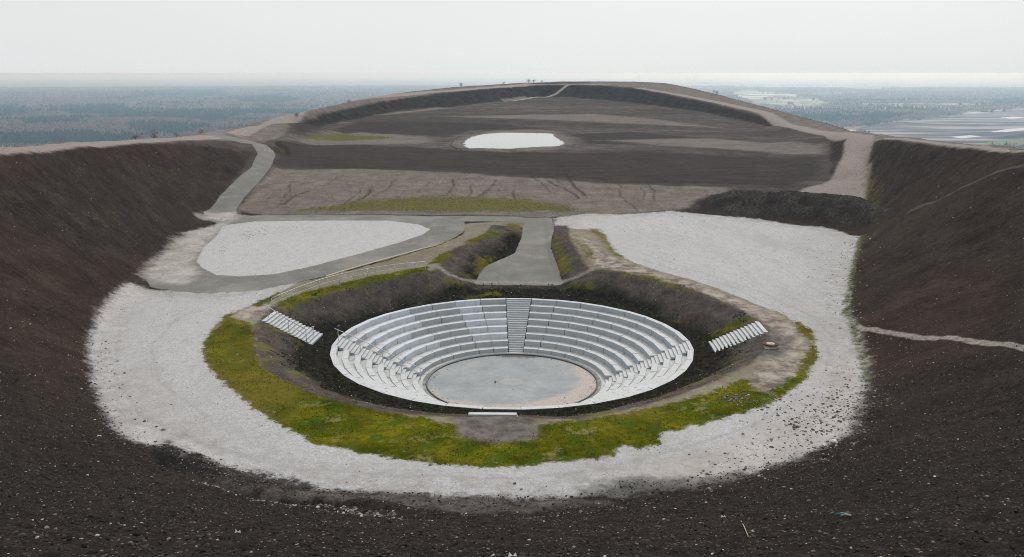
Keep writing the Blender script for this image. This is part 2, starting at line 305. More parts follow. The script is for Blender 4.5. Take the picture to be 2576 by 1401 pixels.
# ------------------------------------------------------------------ node helpers
class NT:
    def __init__(s, name):
        s.m = bpy.data.materials.new(name); s.m.use_nodes = True; s.t = s.m.node_tree; s.n = s.t.nodes; s.n.clear()
        s.out = s.n.new('ShaderNodeOutputMaterial'); s.b = s.n.new('ShaderNodeBsdfPrincipled'); s.t.links.new(s.b.outputs[0], s.out.inputs[0])
        s.b.inputs['Roughness'].default_value = .9; s.b.inputs['Specular IOR Level'].default_value = .2
    def put(s, inp, v):
        if isinstance(v, (int, float)): inp.default_value = v
        elif isinstance(v, tuple): inp.default_value = (*v, 1) if len(v) == 3 and inp.type == 'RGBA' else v
        else: s.t.links.new(v, inp)
    def math(s, op, a, b=0, c=None, clamp=False):
        n = s.n.new('ShaderNodeMath'); n.operation = op; n.use_clamp = clamp
        s.put(n.inputs[0], a); s.put(n.inputs[1], b)
        if c is not None: s.put(n.inputs[2], c)
        return n.outputs[0]
    def mix(s, f, a, b, mode='MIX'):
        n = s.n.new('ShaderNodeMix'); n.data_type = 'RGBA'; n.blend_type = mode; n.clamp_factor = True
        s.put(n.inputs[0], f); s.put(n.inputs[6], a); s.put(n.inputs[7], b); return n.outputs[2]
    def noise(s, vec, scale, det=4, rough=.55, dist=0, col=False):
        n = s.n.new('ShaderNodeTexNoise'); s.put(n.inputs['Vector'], vec); n.inputs['Scale'].default_value = scale; n.inputs['Detail'].default_value = det
        n.inputs['Roughness'].default_value = rough; n.inputs['Distortion'].default_value = dist; return n.outputs[1 if col else 0]
    def voro(s, vec, scale, rnd=1, out='Distance'):
        n = s.n.new('ShaderNodeTexVoronoi'); s.put(n.inputs['Vector'], vec); n.inputs['Scale'].default_value = scale; n.inputs['Randomness'].default_value = rnd
        return n.outputs[out]
    def attr(s, name, out=2):
        n = s.n.new('ShaderNodeAttribute'); n.attribute_name = name; return n.outputs[out]
    def map(s, v, a, b, c=0., d=1., smooth=False):
        n = s.n.new('ShaderNodeMapRange'); n.interpolation_type = 'SMOOTHSTEP' if smooth else 'LINEAR'; n.clamp = True
        s.put(n.inputs[0], v)
        for i, q in enumerate((a, b, c, d)): s.put(n.inputs[i+1], q)
        return n.outputs[0]
    def pos(s):
        return s.n.new('ShaderNodeNewGeometry').outputs['Position']
    def scale(s, v, sc_):
        n = s.n.new('ShaderNodeVectorMath'); n.operation = 'MULTIPLY'; s.put(n.inputs[0], v); n.inputs[1].default_value = sc_; return n.outputs[0]
    def bump(s, h, st=.5, dist=.1, nrm=None):
        n = s.n.new('ShaderNodeBump'); n.inputs['Strength'].default_value = st; n.inputs['Distance'].default_value = dist; s.put(n.inputs['Height'], h)
        if nrm is not None: s.put(n.inputs['Normal'], nrm)
        return n.outputs[0]
    def done(s, col, nrm=None, rough=None):
        s.put(s.b.inputs['Base Color'], col)
        if nrm is not None: s.put(s.b.inputs['Normal'], nrm)
        if rough is not None: s.put(s.b.inputs['Roughness'], rough)
        return s.m

def terrain_mat():
    s = NT('tip_surface'); P = s.pos(); s.b.inputs['Specular IOR Level'].default_value = 0.; s.b.inputs['Roughness'].default_value = 1
    nB = s.noise(P, .05, 4); nM = s.noise(P, .4, 5, .6); nF = s.noise(P, 2.6, 6, .7); nX = s.noise(P, 14, 3, .7)
    sep = s.n.new('ShaderNodeSeparateXYZ'); s.put(sep.inputs[0], P)
    dx, dy = sep.outputs[0], s.math('SUBTRACT', sep.outputs[1], AC[1])
    ang = s.math('ARCTAN2', dx, dy); rad = s.math('POWER', s.math('ADD', s.math('MULTIPLY', dx, dx), s.math('MULTIPLY', dy, dy)), .5)
    cv = s.n.new('ShaderNodeCombineXYZ'); s.put(cv.inputs[0], s.math('MULTIPLY', ang, 40)); s.put(cv.inputs[1], s.math('MULTIPLY', rad, .09))
    streak = s.noise(cv.outputs[0], 1, 5, .65)
    hx = s.math('ADD', s.math('MULTIPLY', s.noise(s.scale(P, (.12, .5, .3)), 1.1, 8, .8), .6), s.math('MULTIPLY', s.noise(P, .7, 8, .85), .4))
    def lay(c, name, col, w=.4, amp=1.5, nz=None, off=0., st=1.):
        a = s.attr('z_'+name)
        nn = s.noise(P, .9, 5, .65) if nz is None else nz
        f = s.map(s.math('ADD', s.math('ADD', a, off), s.math('MULTIPLY', s.math('SUBTRACT', nn, .5), amp)), -w, w, 0, st, True)
        return s.mix(f, c, col), f
    # dark shale
    c = s.mix(s.map(s.math('ADD', s.math('MULTIPLY', streak, .28), s.math('ADD', s.math('MULTIPLY', nM, .42), s.math('MULTIPLY', s.noise(P, 1.3, 6, .8), .3))), .38, .62), (.030,.0225,.019), (.092,.070,.058))
    c = s.mix(s.map(nF, .3, .62), s.mix(.55, c, (.006,.005,.0045)), c)
    c = s.mix(s.map(nX, .55, .8, 0, .5), c, (.12,.10,.088))
    c = s.mix(s.map(nB, .46, .68, 0, .5), c, (.075,.054,.043))
    # far shelf beyond the arena: greyer, raked streaks
    far = s.map(sep.outputs[1], 128, 150)
    c2 = s.mix(s.map(hx, .40, .66), (.042,.034,.032), (.19,.16,.15))
    c2 = s.mix(s.map(s.noise(s.scale(P, (.012,.05,.05)), 1, 3), .44, .56), s.mix(s.map(hx, .3, .7), (.033,.027,.025), (.07,.058,.054)), c2)
    c2 = s.mix(s.map(hx, .38, .62), (.088,.073,.068), s.mix(s.map(s.noise(s.scale(P, (.012,.05,.05)), 1, 4), .42, .6), (.145,.123,.115), (.24,.21,.195)))
    inx = s.map(s.math('ABSOLUTE', s.math('SUBTRACT', dx, 5)), 52, 60, 1, 0)
    slp = s.n.new('ShaderNodeNewGeometry').outputs['True Normal']; sn = s.n.new('ShaderNodeSeparateXYZ'); s.put(sn.inputs[0], slp)
    flatm = s.map(sn.outputs[2], .90, .975)
    c = s.mix(s.math('MULTIPLY', s.math('MULTIPLY', far, flatm), .85), c, c2)
    v3 = s.voro(P, 1.25); v3c = s.voro(P, 1.25, 1, 'Color'); sv3 = s.n.new('ShaderNodeSeparateColor'); s.put(sv3.inputs[0], v3c)
    c = s.mix(s.map(s.noise(P, .22, 7, .8), .40, .62, .45, 0), c, (.020,.0155,.0135)); c = s.mix(s.math('MULTIPLY', s.map(v3, .07, .12, .9, 0), s.map(sv3.outputs[0], .82, .84)), c, s.mix(sv3.outputs[1], (.16,.12,.10), (.48,.43,.38)))
    fd = s.mix(s.map(hx, .36, .64), (.042,.034,.031), s.mix(s.map(hx, .56, .74), (.08,.066,.061), (.15,.13,.12)))
    c, _ = lay(c, 'field', fd, 1.5, 9, s.noise(s.scale(P, (.06,.3,.2)), 1, 5, .7), 0, .92)
    c, _ = lay(c, 'band', s.mix(s.map(nM, .35, .65), (.026,.022,.021), (.055,.048,.045)), .8, 1.2, None, -.3, .95)
    nr = s.map(sep.outputs[1], 34, 62, 1, 0); c = s.mix(s.math('MULTIPLY', nr, .72), c, s.mix(s.map(nF, .32, .66), (.010,.0095,.009), s.mix(s.map(nX, .45, .75), (.035,.031,.028), (.085,.076,.067))))
    # stones sprinkled in the shale
    v = s.voro(P, 3.1); vc = s.voro(P, 3.1, 1, 'Color'); sv = s.n.new('ShaderNodeSeparateColor'); s.put(sv.inputs[0], vc)
    st = s.math('MULTIPLY', s.map(v, .08, .14, 1, 0), s.map(sv.outputs[0], .93, .95))
    c = s.mix(st, c, s.mix(sv.outputs[1], (.13,.10,.08), (.36,.32,.28)))
    v = s.voro(P, 9); vc = s.voro(P, 9, 1, 'Color'); sv2 = s.n.new('ShaderNodeSeparateColor'); s.put(sv2.inputs[0], vc)
    st2 = s.math('MULTIPLY', s.map(v, .16, .26, 1, 0), s.map(sv2.outputs[0], .80, .83))
    c = s.mix(s.math('MULTIPLY', st2, .8), c, s.mix(sv2.outputs[1], (.08,.065,.055), (.34,.30,.26)))
    # pale weathered crust with rills
    rl = s.noise(s.scale(P, (.35,.12,.1)), 1, 6, .7, .3); rid = s.math('ABSOLUTE', s.math('SUBTRACT', rl, .5))
    pale = s.mix(s.map(nM, .3, .7), (.20,.172,.15), (.34,.30,.268))
    pale = s.mix(s.map(hx, .35, .6, .7, 0), pale, (.11,.088,.08))
    pale = s.mix(s.map(rid, .0, .03, .45, 0), pale, (.10,.08,.072))
    pale = s.mix(s.map(nF, .35, .6, .35, 0), pale, (.12,.10,.09))
    c, _ = lay(c, 'pale', pale, .8, 3.0, s.noise(s.scale(P, (.25,.35,.2)), 1, 6, .75), 0, .92)
    c, _ = lay(c, 'rill', (.05,.04,.037), .3, 1.0, s.noise(P, .8, 5, .7), -.05, .8)
    c, _ = lay(c, 'shore', s.mix(s.map(hx, .4, .6), (.13,.11,.10), (.25,.22,.2)), 2.5, 7, hx, -2)
    c, _ = lay(c, 'track', s.mix(s.map(nF, .3, .7), (.24,.21,.19), (.44,.39,.365)), .5, 1.1, None, .1, .85)
    grn = s.mix(s.map(nF, .3, .7), (.06,.065,.018), (.19,.175,.04))
    c, _ = lay(c, 'trail', s.mix(s.map(nF, .3, .6), (.18,.155,.14), (.42,.38,.34)), .10, .15, s.noise(P, 1.6, 5, .7), .02, .9)
    c, _ = lay(c, 'green', grn, 1.2, 9, s.noise(P, .6, 6, .75), -1.2, .85)
    c = s.mix(s.map(s.math('ADD', s.attr('z_berm'), s.math('MULTIPLY', s.math('SUBTRACT', nF, .5), .6)), .0, .35), c, s.mix(s.map(nF, .35, .65), (.022,.018,.016), s.mix(s.map(nM, .4, .6), (.048,.040,.036), (.11,.094,.084))))
    # limestone gravel
    g = s.mix(s.map(nX, .3, .7), (.42,.415,.42), (.71,.70,.71)); g = s.mix(s.map(nF, .28, .5, .4, 0), g, (.36,.335,.32))
    gv = s.voro(P, 7); g = s.mix(s.map(gv, .0, .4, .45, 0), g, (.70,.69,.70))
    g = s.mix(s.map(nB, .45, .7, 0, .22), g, (.42,.38,.35)); g = s.mix(s.map(s.noise(P, 3.5, 5, .8), .36, .64, .55, 0), g, (.30,.285,.275)); g = s.mix(s.map(s.noise(s.scale(P, (1,.5,1)), 1.2, 6, .8), .50, .70, 0, .5), g, (.33,.31,.295))
    fl = s.math('MULTIPLY', s.map(s.noise(P, 3.5, 4, .8), .63, .68), .7); g = s.mix(fl, g, (.15,.13,.11))
    za = s.attr('z_gravel'); eg = s.math('MULTIPLY', s.map(za, 0, 4.5, 1, 0), s.map(s.noise(P, .7, 7, .78), .42, .6)); g_in = g
    g = s.mix(s.math('MULTIPLY', eg, .65), g, s.mix(nF, (.16,.135,.12), (.38,.34,.31)))
    sm = s.map(s.noise(s.scale(P, (.5,.22,.4)), .32, 6, .7), .50, .66, 0, .45); g = s.mix(sm, g, (.36,.335,.315))
    g = s.mix(s.map(s.math('ADD', s.attr('z_rut'), s.math('MULTIPLY', s.math('SUBTRACT', s.noise(P, 1.5, 5, .7), .5), .5)), -.12, .1, 0, .3), g, (.30,.28,.265))
    c, fg = lay(c, 'gravel', g, .45, 2.3, s.noise(P, 1.3, 8, .78), .15)
    ru = s.map(s.noise(P, 2.0, 6, .8), .5, .66, 0, .7)
    d = s.mix(s.map(nM, .35, .65), (.40,.36,.335), (.56,.52,.50)); d = s.mix(ru, d, (.2,.17,.155))
    c, _ = lay(c, 'dust', d, 1.2, 3.5, None, -.3, .85)
    c, _ = lay(c, 'apron', s.mix(s.map(s.noise(P, 1.4, 7, .78), .36, .64), (.05,.043,.039), (.20,.175,.16)), .5, 2.2, None, 0, .85)
    c, _ = lay(c, 'patch', s.mix(s.map(nF, .3, .7), (.12,.115,.11), (.22,.21,.195)), .4, 2.6, None, -.1, .75)
    wet = s.mix(s.map(nF, .3, .7), (.02,.018,.017), (.07,.062,.058))
    c, _ = lay(c, 'wet', wet, .35, 3.0, s.noise(P, 1.4, 6, .75), -.5, .95)
    # dry turf and trodden soil of the ring
    i = s.mix(s.map(nM, .35, .65), (.27,.235,.16), (.36,.325,.28)); i = s.mix(s.map(nF, .35, .65, .55, 0), i, (.13,.115,.07))
    i = s.mix(s.map(nX, .3, .7, .3, 0), i, (.10,.09,.05))
    c, _ = lay(c, 'isle', i, .18, 1.3, s.noise(P, 1.1, 6, .75))
    pt = s.mix(s.map(s.noise(P, .8, 6, .7), .38, .6), (.13,.11,.10), (.47,.41,.36))
    c, _ = lay(c, 'path', pt, .7, 2.2, None, -.1, .8)
    m = s.mix(s.map(nM, .36, .64), (.062,.078,.004), (.225,.21,.010)); m = s.mix(s.map(nX, .35, .65, .55, 0), m, (.035,.042,.003)); m = s.mix(s.map(s.noise(P, 2.2, 6, .8), .34, .55, .75, 0), m, (.028,.034,.004))
    m = s.mix(s.map(s.noise(P, .7, 4, .6), .54, .62, 0, .75), m, (.06,.105,.009)); m = s.mix(s.map(nB, .48, .62, 0, .5), m, (.16,.12,.03))
    m = s.mix(s.map(s.noise(P, .55, 6, .7), .58, .66, 0, .6), m, (.26,.23,.10))
    c, _ = lay(c, 'moss', m, .2, 3.0, s.noise(P, 1.0, 8, .8), .1)
    c, _ = lay(c, 'trod', s.mix(s.map(s.noise(P, 1.2, 6, .75), .38, .62), (.085,.073,.068), (.21,.19,.175)), .6, 2.0, None, .1, .9)
    vg = s.mix(s.map(nF, .35, .65), (.03,.045,.008), (.13,.14,.02)); c, _ = lay(c, 'verge', vg, .3, 3.2, s.noise(P, .9, 8, .82), -.55, .8)
    # hollow round the seats
    bw = s.mix(s.map(s.noise(P, .9, 7, .75), .36, .66), (.06,.049,.043), (.135,.113,.10)); bw = s.mix(s.map(nF, .35, .6, .45, 0), bw, (.04,.033,.03))
    bw = s.mix(st2, bw, (.3,.27,.24))
    rb = s.math('ADD', s.math('SUBTRACT', 21.6, s.attr('z_bowl')), s.math('MULTIPLY', s.math('SUBTRACT', s.noise(P, .35, 5, .6), .5), 3.2))
    blk = s.mix(s.map(nF, .4, .7), (.008,.007,.006), (.04,.035,.028)); blk = s.mix(s.map(s.noise(P, 1.6, 6, .8), .56, .66, 0, .8), blk, (.045,.06,.012))
    bw = s.mix(s.map(rb, 18.2, 19.8, 1, 0), bw, blk)
    bw = s.mix(s.math('MULTIPLY', s.map(rb, 17, 20.5), s.map(s.noise(P, .3, 5, .7), .57, .63, 0, .7)), bw, (.15,.14,.035))
    sdn = s.attr('z_bowl'); f = s.map(s.math('ADD', sdn, s.math('MULTIPLY', s.math('SUBTRACT', s.noise(P, .9, 5, .65), .5), 1.3)), -.3, .3, 0, 1, True)
    c = s.mix(f, c, bw)
    c, _ = lay(c, 'bankmoss', m, .5, 5.0, s.noise(P, .9, 8, .8), -.25, .85)
    # asphalt
    a = s.mix(s.map(nM, .3, .7), (.21,.205,.185), (.29,.283,.26)); a = s.mix(s.map(nX, .35, .65, .25, 0), a, (.12,.118,.11))
    a = s.mix(s.map(s.noise(P, .6, 7, .75), .5, .7, 0, .5), a, (.15,.145,.13)); a = s.mix(s.map(s.noise(P, 4, 5, .8), .4, .6, .35, 0), a, (.13,.127,.118)); a = s.mix(s.map(s.noise(P, .4, 7, .8), .58, .64, 0, .45), a, (.34,.32,.29)); a = s.mix(s.map(s.noise(P, .15, 4), .52, .7, 0, .6), a, (.33,.31,.28))
    c, fa = lay(c, 'road', a, .07, .35, None, 0)
    c, _ = lay(c, 'drop', g_in, .1, .5, None, 0); c, _ = lay(c, 'verge2', vg, .2, 1.6, s.noise(P, .9, 8, .82), -.3, .8)
    c, _ = lay(c, 'dust2', d, .9, 2.0, None, -.3, .8)
    c, _ = lay(c, 'scuff', s.mix(s.map(nF, .3, .65), (.16,.14,.125), (.40,.37,.335)), .35, .8, None, 0, .75)
    c, _ = lay(c, 'faint', (.17,.15,.135), .15, .3, None, 0, .5)
    h = s.math('ADD', s.math('MULTIPLY', nX, .35), s.math('ADD', s.math('MULTIPLY', nF, 1.), s.math('MULTIPLY', v, -.2)))
    bs = s.n.new('ShaderNodeBump'); bs.inputs['Distance'].default_value = .22; s.put(bs.inputs['Height'], h)
    s.put(bs.inputs['Strength'], s.math('SUBTRACT', .75, s.math('ADD', s.math('MULTIPLY', f, .4), s.math('ADD', s.math('MULTIPLY', fg, .35), s.math('MULTIPLY', fa, .35)))))
    return s.done(c, bs.outputs[0])

def simple(name, lo, hi, scale=3., rough=.85, bump=.15, det=5, rnd=0.):
    s = NT(name); tc = s.n.new('ShaderNodeTexCoord').outputs['Object']; n = s.noise(tc, scale, det, .65)
    c = s.mix(s.map(n, .3, .7), lo, hi)
    if rnd:
        r_ = s.n.new('ShaderNodeObjectInfo').outputs['Random']
        c = s.mix(s.map(r_, 0, 1, 0, rnd), c, (.02,.02,.02))
    return s.done(c, s.bump(n, bump, .05) if bump else None, rough)

# ------------------------------------------------------------------ object helpers
def tag(o, label=None, cat=None, group=None, kind=None):
    if label: o['label'] = label
    if cat: o['category'] = cat
    if group: o['group'] = group
    if kind: o['kind'] = kind
    return o
def link(name, me, mat=None, parent=None, loc=None, rot=None):
    o = bpy.data.objects.new(name, me); COL.objects.link(o)
    if mat and me is not None and not me.materials: me.materials.append(mat)
    if parent: o.parent = parent
    if loc is not None: o.location = loc
    if rot is not None: o.rotation_euler = rot
    return o
def mesh_np(name, v, f, smooth=True, attrs=None):     # f: (n,3) or (n,4)
    me = bpy.data.meshes.new(name); v = np.asarray(v, np.float32); f = np.asarray(f, np.int32); k = f.shape[1]
    me.vertices.add(len(v)); me.vertices.foreach_set('co', v.ravel())
    me.loops.add(f.size); me.loops.foreach_set('vertex_index', f.ravel())
    me.polygons.add(len(f)); me.polygons.foreach_set('loop_start', np.arange(0, f.size, k, dtype=np.int32))
    me.polygons.foreach_set('loop_total', np.full(len(f), k, np.int32))
    me.update(calc_edges=True); me.polygons.foreach_set('use_smooth', np.full(len(f), smooth))
    for n, a in (attrs or {}).items():
        at = me.attributes.new(n, 'FLOAT', 'POINT'); at.data.foreach_set('value', np.asarray(a, np.float32))
    return me
class MB:
    def __init__(s): s.v = []; s.f = []
    def hexa(s, b, t):                                 # four bottom corners, four top corners (ccw)
        n = len(s.v); s.v += [tuple(p) for p in b]+[tuple(p) for p in t]
        s.f += [(n+3,n+2,n+1,n),(n+4,n+5,n+6,n+7)]+[(n+i, n+(i+1)%4, n+4+(i+1)%4, n+4+i) for i in range(4)]
    def box(s, x0, x1, y0, y1, z0, z1):
        s.hexa([(x0,y0,z0),(x1,y0,z0),(x1,y1,z0),(x0,y1,z0)], [(x0,y0,z1),(x1,y0,z1),(x1,y1,z1),(x0,y1,z1)])
    def tube(s, pts, r, n=8):
        pts = [Vector(p) for p in pts]; b = len(s.v)
        for i, p in enumerate(pts):
            t = (pts[min(i+1, len(pts)-1)]-pts[max(i-1, 0)]).normalized()
            u = t.cross(Vector((0,0,1)) if abs(t.z) < .9 else Vector((1,0,0))).normalized(); w = t.cross(u)
            for k in range(n):
                a = 2*math.pi*k/n; s.v.append(tuple(p+u*math.cos(a)*r+w*math.sin(a)*r))
        for i in range(len(pts)-1):
            for k in range(n):
                s.f.append((b+i*n+k, b+i*n+(k+1)%n, b+(i+1)*n+(k+1)%n, b+(i+1)*n+k))
        s.f.append(tuple(b+k for k in range(n))[::-1]); e = b+(len(pts)-1)*n; s.f.append(tuple(e+k for k in range(n)))
    def lathe(s, prof, n=24):
        b = len(s.v)
        for r_, z in prof:
            for k in range(n): a = 2*math.pi*k/n; s.v.append((r_*math.cos(a), r_*math.sin(a), z))
        for i in range(len(prof)-1):
            for k in range(n): s.f.append((b+i*n+k, b+i*n+(k+1)%n, b+(i+1)*n+(k+1)%n, b+(i+1)*n+k))
    def mesh(s, name, smooth=False):
        me = bpy.data.meshes.new(name); me.from_pydata(s.v, [], s.f); me.update()
        if smooth: me.polygons.foreach_set('use_smooth', [True]*len(me.polygons))
        return me

# ------------------------------------------------------------------ terrain sheet (polar grid, finer where the ground is near)
DENSE = 1050
th = np.radians(np.concatenate([np.linspace(-180,-38,70)[:-1], np.linspace(-38,38,DENSE), np.linspace(38,180,70)[1:]]))
def radii():
    a = [.3,.8,1.4,2,2.6]
    a += list(np.linspace(3.2, 38, 170))
    a += list(20.5/np.tan(np.radians(np.linspace(28.2, 8.2, 330)))[1:])
    a += list(np.linspace(a[-1], 490, 290)[1:])
    a += list(np.linspace(490, 900, 40)[1:])
    a += list(np.geomspace(900, 70000, 60)[1:])
    return np.array(a)
ra = radii(); NR, NT_ = len(ra), len(th)
RR, TT = np.meshgrid(ra, th, indexing='ij')
GX = (RR*np.sin(TT)).ravel(); GY = (RR*np.cos(TT)).ravel()
NAMES = ['scuff','faint','patch','apron','rut','trod','field','band','verge','verge2','bankmoss','rill','trail','gravel','dust','isle','moss','path','road','drop','pale','green','pond','shore','track','wet']
near = (np.hypot(GX, GY) < 900)&(np.abs(GX) < 450)
SD = {k: np.full(GX.shape, -6.0) for k in NAMES}
sub = near&(GY > -12)&(GY < 520)&(np.abs(GX) < 110)
for k in NAMES: SD[k][sub] = zone(k, GX[sub], GY[sub])
GZ = np.full(GX.shape, PLAIN)
GZ[near] = Zt(GX[near], GY[near], {k: SD[k][near] for k in SD})
farm = np.hypot(GX, GY) > 700
# the working spoil field down in the plain to the right
spoil = [PZ(x, y, PLAIN)[:2] for x, y in [(2160,348),(2150,322),(2260,302),(2400,290),(2576,278),(2800,272),(2900,360),(2400,380)]]
ssd = np.full(GX.shape, -6.)
mm = farm&(GY < 6000)&(GY > 500)
def bigsd(x, y, poly):
    return polysd(x, y, poly, 400.)
ssd[mm] = bigsd(GX[mm], GY[mm], spoil)
GZ += np.where((ssd > 0)&farm, 14*np.clip(ssd/80, 0, 1)*np.clip(vn(GX*.0012, GY*.009, 4)*2.2-.7, 0, 1), 0)
pgr = np.full(GX.shape, -6.); pgr[mm] = bigsd(GX[mm], GY[mm], [PZ(x, y, PLAIN)[:2] for x, y in [(2440,366),(2500,356),(2576,346),(2750,336),(2800,390),(2440,385)]])
bowl = rcrest(GX-AC[0], GY-AC[1])+.15-np.hypot(GX-AC[0], GY-AC[1])+fbm(GX*.12+3, GY*.12, 21)*-.6
xl = np.interp(GY, [p[1] for p in rampL], [p[0] for p in rampL]); xr = np.interp(GY, [88,93,99,108,118,127], [5.9,5.3,4.6,4.1,4.4,4.6])
out = np.maximum(np.maximum(xl-GX, GX-xr), 0)
notch = np.minimum(np.where(GX < 2, 4.3, 3.2)-out, np.minimum(GY-88, 118-GY)*.6)
bowl = np.maximum(bowl, notch)
SD['bowl'] = np.clip(bowl, -6, 6)
bm_ = sub&(GX > 15)&(GX < 75)&(GY > 95)&(GY < 150); SD['berm'] = np.full(GX.shape, -1.); SD['berm'][bm_] = np.clip(Zb(GX[bm_], GY[bm_])-Hs(GX[bm_], GY[bm_])-.25, -1, 3)
SD['dust2'] = np.full(GX.shape, -6.); SD['dust2'][sub] = polysd(GX[sub], GY[sub], ZN['dust'][1]) 
ZN2 = [W((372,702),(352,690),(400,640),(440,650),(470,672),(500,705),(470,715),(420,715)), W((513,531),(600,530),(600,552),(560,556),(513,548))]
for p in ZN2: SD['dust2'][sub] = np.maximum(SD['dust2'][sub], polysd(GX[sub], GY[sub], p))
idx = np.arange(NR*NT_).reshape(NR, NT_)
q = np.stack([idx[:-1,:-1], idx[1:,:-1], idx[1:,1:], idx[:-1,1:]], -1).reshape(-1, 4)[:, ::-1]
qx = GX[q].mean(1); qy = GY[q].mean(1); qr = np.hypot(qx, qy)
cls = np.zeros(len(q), int)
fm = {k: SD[k][q].mean(1) for k in SD}
nz = fbm(qx*1.1, qy*1.1, 3, 4)*1.4
cls[fm['track']+nz*.5 > .1] = 5
cls[(fm['pale']+nz*2 > 0)&(cls == 0)] = 5
cls[fm['gravel']+nz > 0] = 1
cls[fm['isle']+nz*.6 > 0] = 0
cls[fm['moss']+nz > .1] = 2
cls[fm['bowl'] > 0] = 0
cls[fm['road'] > 0] = 3
cls[fm['drop'] > 0] = 1
cls[qr > 900] = 4
TM = terrain_mat()
def plain_mat():
    s = NT('plain_surface'); P = s.pos(); sep = s.n.new('ShaderNodeSeparateXYZ'); s.put(sep.inputs[0], P)
    a = s.math('DIVIDE', sep.outputs[0], s.math('MAXIMUM', sep.outputs[1], 1))
    n1 = s.noise(P, .0016, 5, .6); n2 = s.noise(P, .006, 5, .65); n3 = s.noise(P, .03, 4, .7)
    wood = s.mix(s.map(n2, .5, .55), (.19,.13,.125), (.018,.05,.038)); wood = s.mix(s.map(n3, .3, .7, .5, 0), wood, (.05,.04,.04))
    v = s.voro(P, .0028, .9, 'Color'); sv = s.n.new('ShaderNodeSeparateColor'); s.put(sv.inputs[0], v)
    field = s.mix(s.map(sv.outputs[0], .45, .5), (.16,.21,.09), (.36,.33,.27)); field = s.mix(s.map(sv.outputs[1], .7, .72), field, (.55,.53,.5))
    th_ = s.math('ADD', n1, s.map(a, -.1, .3, -.17, .06))
    c = s.mix(s.map(th_, .50, .515), wood, field)
    tz_ = s.math('ADD', s.noise(P, .012, 5, .8), s.map(a, -.05, .3, -.16, .02)); c = s.mix(s.map(tz_, .585, .6, 0, .8), c, (.6,.57,.55))
    sn = s.n.new('ShaderNodeSeparateXYZ'); s.put(sn.inputs[0], s.n.new('ShaderNodeNewGeometry').outputs['True Normal'])
    hs = s.noise(s.scale(P, (.0016,.011,.01)), 1, 5, .65)
    sp_ = s.mix(s.map(hs, .45, .55), (.028,.027,.03), (.30,.28,.275))
    sp_ = s.mix(s.map(sn.outputs[2], .985, .998, 1, 0), sp_, (.04,.04,.042))
    c = s.mix(s.map(s.math('ADD', s.attr('z_spoil'), s.math('MULTIPLY', s.math('SUBTRACT', n2, .5), 60)), -5, 5), c, sp_)
    c = s.mix(s.map(s.attr('z_pgreen'), -4, 4), c, s.mix(s.map(n3, .3, .7), (.09,.12,.03), (.15,.17,.05)))
    return s.done(c, None, .95)
PM = plain_mat()
names = {0:('ground',TM,'structure'),1:('gravel_ground',TM,'structure'),2:('moss',TM,'stuff'),3:('asphalt_road',TM,'structure'),4:('plain',PM,'structure'),5:('dirt_path',TM,'structure')}
for k, (nm, mt, kd) in names.items():
    fs = q[cls == k]
    if not len(fs): continue
    used, inv = np.unique(fs, return_inverse=True); inv = inv.reshape(fs.shape)
    at = {'z_'+n: SD[n][used] for n in SD} if k != 4 else {'z_spoil': ssd[used], 'z_pgreen': pgr[used]}
    o = link(nm, mesh_np(nm, np.stack([GX[used], GY[used], GZ[used]], 1), inv, True, at), mt)
    tag(o, kind=kd)
    if kd == 'stuff': tag(o, 'yellow green moss and low turf ringing the arena hollow', 'moss')

SDK = ('gravel','isle','road','drop','pond')
def Zg(x, y):
    x = np.atleast_1d(np.asarray(x, float)); y = np.atleast_1d(np.asarray(y, float)); return Zt(x, y)
def gp(px, py):                                        # ground point with roughness
    x, y = march(px, py); return Vector((x, y, float(Zg(x, y)[0])))

# ------------------------------------------------------------------ pond and far water
def flat_poly(name, pts, z, mat, jit=0.):
    P = []
    for i in range(len(pts)):
        a, b = pts[i-1], pts[i]; n = max(2, int(math.dist(a, b)/1.0) if jit else 2)
        for k in range(n):
            t = k/n; P.append((a[0]+(b[0]-a[0])*t+random.uniform(-jit, jit), a[1]+(b[1]-a[1])*t+random.uniform(-jit, jit)))
    me = bpy.data.meshes.new(name); me.from_pydata([(x, y, z) for x, y in P], [], [list(range(len(P)))]); me.update()
    if me.polygons[0].normal.z < 0: me.flip_normals()
    return link(name, me, mat)
s = NT('pond_water'); n = s.noise(s.pos(), 1.5, 3)
s.b.inputs['Specular IOR Level'].default_value = .5; s.b.inputs['IOR'].default_value = 1.33
s.b.inputs['Metallic'].default_value = 0.0
WATER = s.done((.30,.31,.32), s.bump(n, .01, .01), .04)
tag(flat_poly('water', ZN['pond'][0], 10.50, WATER, .5), kind='structure')
for i, pts in enumerate([[(2490,332),(2530,325),(2600,320),(2640,321),(2580,327),(2530,332)], [(2515,296),(2550,293),(2580,295),(2550,299)],[(2390,344),(2440,340),(2470,343),(2420,348)]]):
    tag(flat_poly('water', [PZ(x, y, PLAIN+15)[:2] for x, y in pts], PLAIN+15, WATER), kind='structure')

